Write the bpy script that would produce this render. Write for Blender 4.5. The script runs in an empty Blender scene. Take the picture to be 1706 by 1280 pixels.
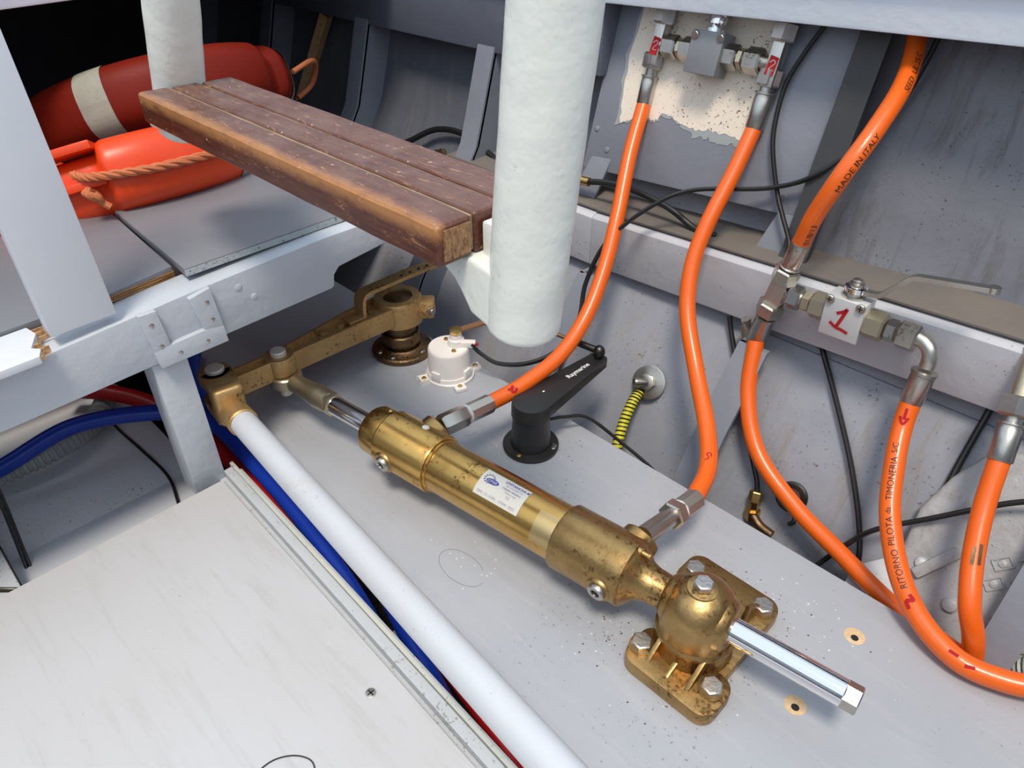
import bpy, bmesh, math, random
from mathutils import Vector, Matrix, noise

# ------------------------------------------------------------------ camera, world, lights, exposure
SC = bpy.context.scene
COL = SC.collection
V = Vector

cam_d = bpy.data.cameras.new('camera')
cam = bpy.data.objects.new('camera', cam_d)
COL.objects.link(cam)
cam.location = (0, 0, 0.6)
cam.rotation_euler = (math.radians(54), 0, math.radians(45))
cam_d.sensor_width = 36
cam_d.lens = 36 * 1220 / 1706
cam_d.clip_start = 0.02
SC.camera = cam

world = bpy.data.worlds.new('sky')
SC.world = world
world.use_nodes = True
wbg = world.node_tree.nodes['Background']
wbg.inputs[0].default_value = (0.76, 0.88, 1.0, 1)
wbg.inputs[1].default_value = 1.45

sun_d = bpy.data.lights.new('sun', 'SUN')
sun_d.energy = 3.2
sun_d.angle = math.radians(14)
sun_d.color = (1.0, 0.89, 0.75)
sun = bpy.data.objects.new('sun', sun_d)
COL.objects.link(sun)
sun.rotation_euler = V((0.24, -0.34, 1.0)).to_track_quat('Z', 'Y').to_euler()
sun.location = (0.5, -0.3, 2)

SC.view_settings.view_transform = 'Standard'
SC.view_settings.look = 'None'
SC.view_settings.gamma = 1
SC.view_settings.use_curve_mapping = False
SC.view_settings.exposure = -0.27

RND = random.Random(7)

# ------------------------------------------------------------------ materials
def lin(c):
    return tuple((x / 12.92 if x <= 0.04045 else ((x + 0.055) / 1.055) ** 2.4) for x in c)

def rgb(r, g, b):
    return lin((r / 255, g / 255, b / 255))

def new_mat(name):
    m = bpy.data.materials.new(name)
    m.use_nodes = True
    nt = m.node_tree
    return m, nt, nt.nodes['Principled BSDF']

def tex_noise(nt, scale, detail=4, rough=0.6, vec=None, dist=0.0):
    n = nt.nodes.new('ShaderNodeTexNoise')
    n.inputs['Scale'].default_value = scale
    n.inputs['Detail'].default_value = detail
    n.inputs['Roughness'].default_value = rough
    n.inputs['Distortion'].default_value = dist
    if vec is not None:
        nt.links.new(vec, n.inputs['Vector'])
    return n

def ramp(nt, fac, stops):
    r = nt.nodes.new('ShaderNodeValToRGB')
    el = r.color_ramp.elements
    while len(el) > 1:
        el.remove(el[-1])
    el[0].position = stops[0][0]
    el[0].color = (*stops[0][1], 1) if len(stops[0][1]) == 3 else stops[0][1]
    for p, c in stops[1:]:
        e = el.new(p)
        e.color = (*c, 1)
    nt.links.new(fac, r.inputs[0])
    return r

def mix(nt, fac, a, b):
    m = nt.nodes.new('ShaderNodeMix')
    m.data_type = 'RGBA'
    for s, v in ((0, fac), (6, a), (7, b)):
        if hasattr(v, 'links') or hasattr(v, 'is_linked'):
            nt.links.new(v, m.inputs[s])
        elif s == 0:
            m.inputs[0].default_value = v
        else:
            m.inputs[s].default_value = (*v, 1)
    return m.outputs[2]

def coords(nt, scale=(1, 1, 1), rot=(0, 0, 0)):
    tc = nt.nodes.new('ShaderNodeTexCoord')
    mp = nt.nodes.new('ShaderNodeMapping')
    mp.inputs['Scale'].default_value = scale
    mp.inputs['Rotation'].default_value = rot
    nt.links.new(tc.outputs['Object'], mp.inputs['Vector'])
    return mp.outputs['Vector']

def bump(nt, bsdf, h, strength=0.3, dist=0.001):
    b = nt.nodes.new('ShaderNodeBump')
    b.inputs['Strength'].default_value = strength
    b.inputs['Distance'].default_value = dist
    nt.links.new(h, b.inputs['Height'])
    nt.links.new(b.outputs[0], bsdf.inputs['Normal'])

BLACK1 = (0, 0, 0)
WHITE1 = (1, 1, 1)

def mat_paint(name, col, col2, dirt=(0.12, 0.10, 0.09), dirt_amt=0.5, rough=0.42, bstr=0.35, bscale=60,
              speck=0.70, streak=None, streak_col=None, stain=None):
    m, nt, b = new_mat(name)
    vec = coords(nt)
    n1 = tex_noise(nt, 5, 5, 0.6, vec)
    c = mix(nt, ramp(nt, n1.outputs[0], [(0.35, BLACK1), (0.65, WHITE1)]).outputs[0], col, col2)
    if streak is not None:
        v2 = coords(nt, streak)
        n4 = tex_noise(nt, 6, 6, 0.7, v2, 0.4)
        f = ramp(nt, n4.outputs[0], [(0.52, BLACK1), (0.72, WHITE1)])
        c = mix(nt, f.outputs[0], c, streak_col)
    n2 = tex_noise(nt, 240, 3, 0.7, vec)
    n3 = tex_noise(nt, 9, 3, 0.6, vec)
    mt = nt.nodes.new('ShaderNodeMath'); mt.operation = 'MULTIPLY_ADD'
    nt.links.new(n3.outputs[0], mt.inputs[0]); mt.inputs[1].default_value = 0.35
    nt.links.new(n2.outputs[0], mt.inputs[2])
    f2 = ramp(nt, mt.outputs[0], [(speck + 0.19, BLACK1), (speck + 0.23, (dirt_amt,) * 3)])
    c = mix(nt, f2.outputs[0], c, dirt)
    if stain is not None:
        sc_, lo, hi, scol = stain
        n5 = tex_noise(nt, sc_, 6, 0.75, vec, 0.6)
        f3 = ramp(nt, n5.outputs[0], [(lo, BLACK1), (hi, WHITE1)])
        c = mix(nt, f3.outputs[0], c, scol)
    nt.links.new(c, b.inputs['Base Color'])
    b.inputs['Roughness'].default_value = rough
    nb = tex_noise(nt, bscale, 4, 0.6, vec)
    bump(nt, b, nb.outputs[0], bstr, 0.002)
    return m

def mat_metal(name, col, col2=None, rough=0.25, spots=None, bstr=0.1, bscale=200, metallic=1.0, lo=0.6, hi=0.75, sscale=25, blot=None):
    m, nt, b = new_mat(name)
    vec = coords(nt)
    n1 = tex_noise(nt, 14, 5, 0.65, vec)
    c = mix(nt, ramp(nt, n1.outputs[0], [(0.35, BLACK1), (0.7, WHITE1)]).outputs[0], col, col2 or col)
    rr = None
    if spots is not None:
        n2 = tex_noise(nt, sscale * 9, 3, 0.7, vec)
        n3 = tex_noise(nt, sscale, 3, 0.6, vec)
        mt = nt.nodes.new('ShaderNodeMath'); mt.operation = 'MULTIPLY'
        nt.links.new(n2.outputs[0], mt.inputs[0]); nt.links.new(n3.outputs[0], mt.inputs[1])
        f = ramp(nt, mt.outputs[0], [(lo * 0.5, BLACK1), (hi * 0.5, WHITE1)])
        c = mix(nt, f.outputs[0], c, spots)
        rr = f.outputs[0]
    nt.links.new(c, b.inputs['Base Color'])
    b.inputs['Metallic'].default_value = metallic
    mr = nt.nodes.new('ShaderNodeMapRange')
    nt.links.new(n1.outputs[0], mr.inputs[0])
    mr.inputs[3].default_value = rough * 0.75
    mr.inputs[4].default_value = rough * 1.35
    nt.links.new(mr.outputs[0], b.inputs['Roughness'])
    nb = tex_noise(nt, bscale, 3, 0.6, vec)
    bump(nt, b, nb.outputs[0], bstr, 0.001)
    return m

def mat_plain(name, col, rough=0.5, metallic=0.0, bstr=0.0, bscale=200, var=0.12, coat=0.0, sub=0.0):
    m, nt, b = new_mat(name)
    vec = coords(nt)
    n1 = tex_noise(nt, 30, 4, 0.6, vec)
    d = tuple(x * (1 - var) for x in col)
    l = tuple(min(1, x * (1 + var)) for x in col)
    c = mix(nt, n1.outputs[0], d, l)
    nt.links.new(c, b.inputs['Base Color'])
    b.inputs['Roughness'].default_value = rough
    b.inputs['Metallic'].default_value = metallic
    b.inputs['Coat Weight'].default_value = coat
    if bstr:
        nb = tex_noise(nt, bscale, 3, 0.6, vec)
        bump(nt, b, nb.outputs[0], bstr, 0.001)
    return m

M = {}
GREY = (0.42, 0.45, 0.51)
GREY2 = (0.37, 0.405, 0.47)
M['deck'] = mat_paint('deck_paint', (0.405, 0.42, 0.46), (0.365, 0.385, 0.43), dirt_amt=0.6, speck=0.66, streak=(1.2, 12, 1), streak_col=(0.43, 0.44, 0.475), bstr=0.15)
M['panel'] = mat_paint('panel_paint', (0.565, 0.57, 0.60), (0.545, 0.545, 0.56), dirt=(0.2, 0.19, 0.19), dirt_amt=0.4, speck=0.70, rough=0.5,
                       streak=(1.5, 14, 1), streak_col=(0.50, 0.50, 0.51), bstr=0.12)
M['beam'] = mat_paint('beam_paint', (0.56, 0.595, 0.65), (0.51, 0.55, 0.61), dirt_amt=0.3, speck=0.72, bstr=0.85, bscale=34)
M['hull'] = mat_paint('hull_paint', (0.33, 0.34, 0.39), (0.27, 0.285, 0.335), dirt=(0.07, 0.055, 0.045), dirt_amt=0.8, speck=0.64,
                      streak=(9, 1.5, 1.5), streak_col=(0.30, 0.285, 0.27), bstr=0.4, bscale=35)
M['coaming'] = mat_paint('coaming_paint', (0.78, 0.83, 0.90), (0.72, 0.78, 0.86), dirt=(0.8, 0.8, 0.78), dirt_amt=0.5, speck=0.66, bstr=0.7, bscale=30)
M['shelf'] = mat_paint('shelf_paint', (0.215, 0.22, 0.245), (0.19, 0.195, 0.22), dirt=(0.4, 0.4, 0.4), dirt_amt=0.5, speck=0.70, bstr=0.15, rough=0.35)
M['locker'] = mat_paint('locker_paint', (0.70, 0.70, 0.74), (0.62, 0.63, 0.67), dirt=(0.12, 0.09, 0.08), dirt_amt=0.7, speck=0.66, bstr=0.3, rough=0.4)
M['hull_mid'] = mat_paint('lower_hull_paint', (0.32, 0.335, 0.385), (0.25, 0.265, 0.31), dirt=(0.06, 0.045, 0.04), dirt_amt=0.8, speck=0.65, streak=(9, 1.5, 1.5), streak_col=(0.25, 0.23, 0.215), bstr=0.45, bscale=35)
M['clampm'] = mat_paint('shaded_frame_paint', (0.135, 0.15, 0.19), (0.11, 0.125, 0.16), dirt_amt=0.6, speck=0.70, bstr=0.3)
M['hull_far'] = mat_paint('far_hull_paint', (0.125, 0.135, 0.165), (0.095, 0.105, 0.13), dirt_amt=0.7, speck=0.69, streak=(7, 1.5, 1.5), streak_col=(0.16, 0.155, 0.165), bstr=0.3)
M['hull_dirty'] = mat_paint('stained_hull_paint', (0.195, 0.20, 0.23), (0.135, 0.14, 0.165), dirt=(0.04, 0.03, 0.025), dirt_amt=0.8, speck=0.645,
                      streak=(8, 1.5, 1.5), streak_col=(0.105, 0.095, 0.095), bstr=0.5, bscale=35)
M['frame'] = mat_paint('frame_paint', (0.25, 0.265, 0.31), (0.20, 0.215, 0.26), dirt_amt=0.6, speck=0.70, bstr=0.3)
M['stringer'] = mat_paint('stringer_paint', (0.56, 0.56, 0.60), (0.50, 0.505, 0.55), dirt=(0.08, 0.07, 0.06), dirt_amt=0.8, speck=0.66,
                          stain=(7, 0.64, 0.74, (0.25, 0.20, 0.17)), bstr=0.6, bscale=30)
M['grime'] = mat_paint('grimy_ledge_paint', (0.14, 0.125, 0.115), (0.19, 0.165, 0.145), dirt=(0.3, 0.22, 0.16), dirt_amt=0.6, speck=0.70, bstr=0.7, bscale=60, rough=0.7)
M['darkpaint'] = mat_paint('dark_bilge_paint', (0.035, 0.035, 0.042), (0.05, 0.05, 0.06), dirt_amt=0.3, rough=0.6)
M['rib_shaded'] = mat_plain('shaded_rib_paint', (0.045, 0.046, 0.05), 0.5, bstr=0.2)  # upper rib: its shadow is put into the base colour
M['bilge'] = mat_paint('bilge_grime', (0.12, 0.105, 0.085), (0.06, 0.055, 0.05), dirt=(0.02, 0.02, 0.02), dirt_amt=0.9, speck=0.58, bstr=0.8, bscale=80, rough=0.7)
M['beige'] = mat_paint('bare_beige_primer', (0.88, 0.78, 0.66), (0.82, 0.72, 0.60), dirt=(0.13, 0.06, 0.03), dirt_amt=0.95, speck=0.60, bstr=0.3, rough=0.6)
M['primer'] = mat_paint('green_primer', (0.36, 0.39, 0.385), (0.33, 0.36, 0.39), dirt_amt=0.3, bstr=0.2)
M['pole'] = mat_paint('cream_pole_paint', (0.88, 0.89, 0.83), (0.82, 0.85, 0.79), dirt=(0.5, 0.44, 0.30), dirt_amt=0.5, speck=0.66, rough=0.30, bstr=1.0, bscale=24,
                      stain=(18, 0.68, 0.78, (0.68, 0.62, 0.47)))
M['whitewood'] = mat_paint('white_board_paint', (0.72, 0.74, 0.79), (0.68, 0.71, 0.77), dirt_amt=0.1, speck=0.8, bstr=0.05, rough=0.4)
M['cream_edge'] = mat_paint('worn_edge_paint', (0.50, 0.53, 0.55), (0.36, 0.42, 0.43), dirt=(0.10, 0.08, 0.05), dirt_amt=0.9, speck=0.58, bstr=0.8, bscale=90, rough=0.6)
M['strip'] = mat_paint('strip_paint', (0.53, 0.55, 0.58), (0.48, 0.51, 0.54), dirt=(0.20, 0.17, 0.13), dirt_amt=0.7, speck=0.62, bstr=0.5)
M['strip_cream'] = mat_paint('cream_strip_paint', (0.58, 0.59, 0.53), (0.50, 0.52, 0.49), dirt=(0.2, 0.17, 0.12), dirt_amt=0.7, speck=0.64, bstr=0.5)
M['tube'] = mat_paint('white_tube_paint', (0.60, 0.64, 0.70), (0.58, 0.60, 0.64), dirt=(0.45, 0.38, 0.30), dirt_amt=0.45, speck=0.665, rough=0.33, bstr=0.15,
                      stain=(10, 0.60, 0.82, (0.55, 0.53, 0.51)))
M['brass'] = mat_metal('polished_brass', (0.74, 0.47, 0.15), (0.56, 0.33, 0.10), 0.26, spots=(0.22, 0.11, 0.035), lo=0.64, hi=0.82, bstr=0.12, bscale=120)
M['bronze'] = mat_metal('cast_bronze', (0.55, 0.36, 0.15), (0.33, 0.20, 0.075), 0.36, spots=(0.13, 0.065, 0.025), lo=0.58, hi=0.80, bstr=0.35, bscale=160)
M['tiller'] = mat_metal('dull_bronze', (0.62, 0.43, 0.20), (0.44, 0.28, 0.12), 0.55, metallic=0.85, spots=(0.12, 0.07, 0.03), lo=0.62, hi=0.85, bstr=0.4, bscale=140)
M['olddull'] = mat_metal('tarnished_bronze', (0.26, 0.17, 0.09), (0.16, 0.10, 0.06), 0.45, spots=(0.05, 0.035, 0.025), bstr=0.4)
M['smallbrass'] = mat_metal('brass_fitting', (0.75, 0.52, 0.20), (0.55, 0.36, 0.13), 0.3)
M['chrome'] = mat_metal('chrome', (0.88, 0.88, 0.90), None, 0.07, bstr=0.0)
M['steel'] = mat_metal('plated_steel', (0.62, 0.60, 0.56), (0.42, 0.39, 0.34), 0.30, spots=(0.2, 0.17, 0.13), lo=0.70, hi=0.95, bstr=0.15)
M['zinc'] = mat_metal('zinc_steel', (0.66, 0.64, 0.60), (0.55, 0.52, 0.46), 0.34, bstr=0.2)
M['yellowzinc'] = mat_metal('yellow_zinc', (0.60, 0.54, 0.40), (0.52, 0.46, 0.34), 0.4, bstr=0.2)
M['bolt'] = mat_metal('stainless_bolt', (0.58, 0.56, 0.54), (0.42, 0.40, 0.37), 0.38, bstr=0.5, bscale=300)
M['block'] = mat_metal('aluminium_block', (0.70, 0.71, 0.72), (0.62, 0.63, 0.65), 0.45, metallic=0.35, bstr=0.15)
M['pin'] = mat_metal('pin_steel', (0.78, 0.75, 0.70), (0.66, 0.62, 0.56), 0.55, metallic=0.5, bstr=0.3)
M['block_shaded'] = mat_metal('shaded_valve_block', (0.26, 0.27, 0.285), (0.22, 0.23, 0.245), 0.45, metallic=0.3, bstr=0.15)  # upper valve block: shade put into a darker grey
M['casting'] = mat_paint('dirty_casting_paint', (0.40, 0.405, 0.425), (0.30, 0.305, 0.32), dirt=(0.10, 0.08, 0.06), dirt_amt=0.8, speck=0.64, streak=(5, 5, 2), streak_col=(0.24, 0.225, 0.21), bstr=0.7, bscale=60)
M['darksteel'] = mat_metal('dark_steel', (0.10, 0.10, 0.10), (0.06, 0.06, 0.06), 0.35)
M['orange'] = mat_plain('orange_hose', (0.80, 0.125, 0.006), 0.33, bstr=0.10, bscale=500, var=0.07, coat=0.2)
M['hose_marker'] = mat_plain('red_marker', (0.42, 0.004, 0.008), 0.8)
M['black_print'] = mat_plain('black_print', (0.02, 0.012, 0.01), 0.5)
M['ring'] = mat_plain('lifebuoy_orange', (0.78, 0.060, 0.006), 0.35, bstr=0.05, bscale=80, var=0.1)
M['ring_shaded'] = mat_plain('lifebuoy_shaded_red', (0.17, 0.010, 0.003), 0.55, bstr=0.05, bscale=80, var=0.15)  # back lifebuoy: shade under the deck painted in as deep red
M['ring_shaded'].node_tree.nodes['Principled BSDF'].inputs['Specular IOR Level'].default_value = 0.2
M['ring_band'] = mat_plain('grey_reflective_band', (0.34, 0.33, 0.27), 0.5, bstr=0.4, var=0.25)
M['rope'] = mat_plain('orange_rope', (0.55, 0.16, 0.06), 0.7, bstr=0.5, bscale=400)
M['rubber'] = mat_plain('black_rubber', (0.012, 0.012, 0.013), 0.35)
M['plastic'] = mat_plain('black_plastic', (0.018, 0.018, 0.019), 0.38, bstr=0.15, bscale=600)
M['white_plastic'] = mat_plain('white_plastic', (0.80, 0.76, 0.73), 0.4, var=0.05)
M['blue'] = mat_plain('blue_hose', (0.008, 0.045, 0.42), 0.35)
M['red'] = mat_plain('red_hose', (0.55, 0.012, 0.010), 0.35)
M['clear'] = mat_plain('ribbed_grey_hose', (0.36, 0.38, 0.36), 0.4)
M['darkhose'] = mat_plain('dark_hose', (0.03, 0.035, 0.05), 0.4)
M['yellow'] = mat_plain('yellow_sleeve', (0.62, 0.56, 0.02), 0.5)
M['sticker'] = mat_plain('sticker', (0.72, 0.69, 0.62), 0.4, var=0.03)
M['ink'] = mat_plain('blue_ink', (0.05, 0.06, 0.32), 0.5)
M['ink2'] = mat_plain('pale_ink', (0.38, 0.32, 0.45), 0.5)
M['white_ink'] = mat_plain('white_print', (0.85, 0.85, 0.85), 0.5)
M['putty'] = mat_plain('white_sealant', (0.75, 0.74, 0.70), 0.6)
M['pencil'] = mat_plain('pencil_grey', (0.20, 0.19, 0.21), 0.6)
M['tape'] = mat_metal('taped_brass', (0.72, 0.55, 0.28), (0.66, 0.48, 0.22), 0.36)
M['dark'] = mat_plain('dark_hole', (0.01, 0.009, 0.008), 0.7)
M['wax'] = mat_plain('brown_strap', (0.20, 0.10, 0.05), 0.5)

def mat_step():
    m, nt, b = new_mat('varnished_step_wood')
    tc = nt.nodes.new('ShaderNodeTexCoord')
    vec = coords(nt, (3, 30, 30))
    grain = tex_noise(nt, 8, 6, 0.7, vec, 0.3)
    c = mix(nt, ramp(nt, grain.outputs[0], [(0.3, BLACK1), (0.7, WHITE1)]).outputs[0], (0.060, 0.016, 0.009), (0.15, 0.045, 0.022))
    # greyed varnish on the tread, worn pale along the nosing: a wear pattern tied to the plank
    sep = nt.nodes.new('ShaderNodeSeparateXYZ')
    nt.links.new(tc.outputs['Object'], sep.inputs[0])
    haze = ramp(nt, tex_noise(nt, 22, 4, 0.7, coords(nt)).outputs[0], [(0.35, BLACK1), (0.75, (0.75,) * 3)])
    zup = nt.nodes.new('ShaderNodeMapRange')
    nt.links.new(sep.outputs[2], zup.inputs[0])
    zup.inputs[1].default_value = -0.004; zup.inputs[2].default_value = 0.0
    mul = nt.nodes.new('ShaderNodeMath'); mul.operation = 'MULTIPLY'
    nt.links.new(haze.outputs[0], mul.inputs[0]); nt.links.new(zup.outputs[0], mul.inputs[1])
    c = mix(nt, mul.outputs[0], c, (0.24, 0.15, 0.12))
    # nosing wear
    d = nt.nodes.new('ShaderNodeMath'); d.operation = 'ADD'
    nt.links.new(sep.outputs[1], d.inputs[0]); nt.links.new(sep.outputs[2], d.inputs[1])
    wn = tex_noise(nt, 14, 5, 0.7, coords(nt, (3, 6, 6)))
    w1 = nt.nodes.new('ShaderNodeMath'); w1.operation = 'MULTIPLY_ADD'
    nt.links.new(wn.outputs[0], w1.inputs[0]); w1.inputs[1].default_value = -0.018
    nt.links.new(sep.outputs[1], w1.inputs[2])
    band = ramp_lin(nt, w1.outputs[0], -0.009, 0.001)
    w2 = nt.nodes.new('ShaderNodeMath'); w2.operation = 'MULTIPLY_ADD'
    nt.links.new(wn.outputs[0], w2.inputs[0]); w2.inputs[1].default_value = 0.008
    nt.links.new(sep.outputs[2], w2.inputs[2])
    low = ramp_lin2(nt, w2.outputs[0], -0.009, -0.001)
    mm = nt.nodes.new('ShaderNodeMath'); mm.operation = 'MULTIPLY'
    nt.links.new(band, mm.inputs[0]); nt.links.new(low, mm.inputs[1])
    c = mix(nt, mm.outputs[0], c, (0.42, 0.19, 0.07))
    # pale scratches
    sn = tex_noise(nt, 26, 5, 0.8, coords(nt, (2.0, 9, 9), (0.3, 0.2, 0.5)), 0.8)
    sf = ramp(nt, sn.outputs[0], [(0.58, BLACK1), (0.68, (0.85,) * 3)])
    c = mix(nt, sf.outputs[0], c, (0.50, 0.27, 0.12))
    s2 = tex_noise(nt, 180, 2, 0.6, coords(nt))
    sf2 = ramp(nt, s2.outputs[0], [(0.70, BLACK1), (0.74, WHITE1)])
    c = mix(nt, sf2.outputs[0], c, (0.60, 0.36, 0.20))
    nt.links.new(c, b.inputs['Base Color'])
    b.inputs['Roughness'].default_value = 0.34
    bump(nt, b, grain.outputs[0], 0.35, 0.001)
    return m

def ramp_lin(nt, v, a, bb):
    r = nt.nodes.new('ShaderNodeMapRange')
    nt.links.new(v, r.inputs[0])
    r.inputs[1].default_value = a; r.inputs[2].default_value = bb
    r.inputs[3].default_value = 1; r.inputs[4].default_value = 0
    return r.outputs[0]

def ramp_lin2(nt, v, a, bb):
    r = nt.nodes.new('ShaderNodeMapRange')
    nt.links.new(v, r.inputs[0])
    r.inputs[1].default_value = a; r.inputs[2].default_value = bb
    r.inputs[3].default_value = 0; r.inputs[4].default_value = 1
    return r.outputs[0]

def mat_wood(name, c1, c2, scale=(4, 40, 40), speck=None):
    m, nt, b = new_mat(name)
    g = tex_noise(nt, 8, 6, 0.75, coords(nt, scale), 0.5)
    c = mix(nt, ramp(nt, g.outputs[0], [(0.35, BLACK1), (0.65, WHITE1)]).outputs[0], c1, c2)
    nt.links.new(c, b.inputs['Base Color'])
    b.inputs['Roughness'].default_value = 0.6
    bump(nt, b, g.outputs[0], 0.6, 0.001)
    return m

M['step'] = mat_step()
M['step_end'] = mat_wood('worn_end_grain', (0.13, 0.04, 0.02), (0.50, 0.29, 0.13), (60, 60, 25))
M['caulk'] = mat_wood('worn_caulk', (0.22, 0.15, 0.09), (0.42, 0.33, 0.22))
M['ply'] = mat_wood('plywood_edge', (0.22, 0.08, 0.02), (0.62, 0.33, 0.10), (6, 6, 120))
M['rawwood'] = mat_wood('splintered_wood', (0.42, 0.21, 0.08), (0.80, 0.52, 0.26), (60, 60, 20))
M['barewood'] = mat_wood('bare_wood_ring', (0.62, 0.42, 0.22), (0.75, 0.56, 0.34), (30, 30, 30))

# ------------------------------------------------------------------ helpers
def origin_of(parent):
    o = V((0, 0, 0))
    p = parent
    while p is not None:
        o += V(p.location)
        p = p.parent
    return o

def link(name, bm, mat, parent=None, smooth=True, angle=35, label=None, base=None, kind=None):
    """bmesh in world coordinates -> one mesh object; its origin sits at the parent's (or at base)."""
    bmesh.ops.recalc_face_normals(bm, faces=bm.faces)
    o0 = origin_of(parent)
    loc = V((0, 0, 0))
    if base is not None:
        loc = V(base) - o0
    off = o0 + loc
    bmesh.ops.translate(bm, verts=bm.verts, vec=-off)
    me = bpy.data.meshes.new(name)
    bm.to_mesh(me)
    bm.free()
    ob = bpy.data.objects.new(name, me)
    COL.objects.link(ob)
    ob.parent = parent
    ob.location = loc
    if isinstance(mat, (list, tuple)):
        for mm in mat:
            me.materials.append(mm)
    else:
        me.materials.append(mat)
    if smooth:
        me.polygons.foreach_set('use_smooth', [True] * len(me.polygons))
        me.set_sharp_from_angle(angle=math.radians(angle))
    if label:
        ob['label'] = label
    if kind:
        ob['kind'] = kind
    return ob

def thing(name, label, cat, loc, group=None):
    o = bpy.data.objects.new(name, None)
    o.empty_display_size = 0.02
    COL.objects.link(o)
    o.location = loc
    o['label'] = label
    o['category'] = cat
    if group:
        o['group'] = group
    return o

def tag(o, label, cat, group=None):
    o['label'] = label
    o['category'] = cat
    if group:
        o['group'] = group
    return o

def bevel(bm, w, seg=2, ang=30):
    if w <= 0:
        return
    es = [e for e in bm.edges if len(e.link_faces) == 2 and e.calc_face_angle(0) > math.radians(ang)]
    bmesh.ops.bevel(bm, geom=es, offset=w, segments=seg, profile=0.6, affect='EDGES', clamp_overlap=True)

def box(x0, x1, y0, y1, z0, z1, bw=0.0015, bm=None):
    t = bmesh.new()
    bmesh.ops.create_cube(t, size=1)
    for v in t.verts:
        v.co = V(((x0 + x1) / 2 + v.co.x * (x1 - x0), (y0 + y1) / 2 + v.co.y * (y1 - y0), (z0 + z1) / 2 + v.co.z * (z1 - z0)))
    bevel(t, bw)
    return join(bm, t)

def join(bm, t):
    if bm is None:
        return t
    me = bpy.data.meshes.new('tmp')
    t.to_mesh(me)
    bm.from_mesh(me)
    bpy.data.meshes.remove(me)
    t.free()
    return bm

def obox(c, ax, ay, az, sx, sy, sz, bw=0.001, bm=None):
    """box centred at c with axes ax, ay, az (orthonormalised) and sizes."""
    t = bmesh.new()
    bmesh.ops.create_cube(t, size=1)
    ax = V(ax).normalized()
    az = V(az); az = (az - ax * az.dot(ax)).normalized()
    ay = az.cross(ax)
    c = V(c)
    for v in t.verts:
        v.co = c + ax * (v.co.x * sx) + ay * (v.co.y * sy) + az * (v.co.z * sz)
    bevel(t, bw)
    return join(bm, t)

def prism(pts, off, bw=0.0, bm=None, seg=2):
    """closed polygon of 3-D points pushed along vector off."""
    t = bmesh.new()
    off = V(off)
    a = [t.verts.new(V(p)) for p in pts]
    b = [t.verts.new(V(p) + off) for p in pts]
    n = len(pts)
    t.faces.new(a)
    t.faces.new(list(reversed(b)))
    for i in range(n):
        t.faces.new((a[i], b[i], b[(i + 1) % n], a[(i + 1) % n]))
    bmesh.ops.recalc_face_normals(t, faces=t.faces)
    bevel(t, bw, seg)
    return join(bm, t)

def frame_of(d):
    d = V(d).normalized()
    up = V((0, 0, 1)) if abs(d.z) < 0.9 else V((1, 0, 0))
    u = up.cross(d).normalized()
    w = d.cross(u)
    return d, u, w

def lathe(p, d, prof, n=32, bm=None, phase=0.0, cap=True, sq=None):
    """profile [(s, r)] turned about the axis through p along d; n=6 gives a hexagon."""
    t = bmesh.new()
    d, u, w = frame_of(d)
    p = V(p)
    rings = []
    for s, r in prof:
        ring = []
        for i in range(n):
            a = 2 * math.pi * i / n + phase
            ring.append(t.verts.new(p + d * s + (u * math.cos(a) + w * math.sin(a)) * max(r, 1e-5)))
        rings.append(ring)
    for k in range(len(rings) - 1):
        for i in range(n):
            j = (i + 1) % n
            t.faces.new((rings[k][i], rings[k][j], rings[k + 1][j], rings[k + 1][i]))
    if cap:
        t.faces.new(rings[0])
        t.faces.new(list(reversed(rings[-1])))
    return join(bm, t)

def hexnut(p, d, h, r, bm=None, phase=0.0):
    return lathe(p, d, [(0, r * 0.86), (h * 0.10, r), (h * 0.90, r), (h, r * 0.86)], 6, bm, phase)

def rivetdome(p, d, h, r, bm=None):
    return lathe(p, d, [(0, r), (h * 0.5, r), (h * 0.85, r * 0.8), (h, r * 0.4)], 20, bm)

def catmull(pts, k=10):
    P = [V(p) for p in pts]
    P = [P[0] * 2 - P[1]] + P + [P[-1] * 2 - P[-2]]
    out = []
    for i in range(1, len(P) - 2):
        p0, p1, p2, p3 = P[i - 1], P[i], P[i + 1], P[i + 2]
        for j in range(k):
            t = j / k
            out.append(0.5 * ((2 * p1) + (-p0 + p2) * t + (2 * p0 - 5 * p1 + 4 * p2 - p3) * t * t + (-p0 + 3 * p1 - 3 * p2 + p3) * t ** 3))
    out.append(P[-2])
    return out

def path_frames(path):
    T = []
    for i in range(len(path)):
        a = path[max(0, i - 1)]; b = path[min(len(path) - 1, i + 1)]
        T.append((b - a).normalized())
    d, u, w = frame_of(T[0])
    U = [u]
    for i in range(1, len(path)):
        q = T[i - 1].rotation_difference(T[i])
        uu = q @ U[-1]
        U.append((uu - T[i] * uu.dot(T[i])).normalized())
    return T, U

def sweep(path, r, n=16, bm=None, cap=True, rf=None, flat=None):
    t = bmesh.new()
    T, U = path_frames(path)
    rings = []
    for i, p in enumerate(path):
        rr = rf(i / (len(path) - 1)) * r if rf else r
        W = T[i].cross(U[i])
        ring = []
        for k in range(n):
            a = 2 * math.pi * k / n
            ring.append(t.verts.new(p + (U[i] * math.cos(a) + W * math.sin(a)) * rr))
        rings.append(ring)
    for k in range(len(rings) - 1):
        for i in range(n):
            j = (i + 1) % n
            t.faces.new((rings[k][i], rings[k][j], rings[k + 1][j], rings[k + 1][i]))
    if cap:
        t.faces.new(rings[0])
        t.faces.new(list(reversed(rings[-1])))
    return join(bm, t)

def tube(pts, r, n=16, k=10, bm=None):
    return sweep(catmull(pts, k), r, n, bm)

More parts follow.
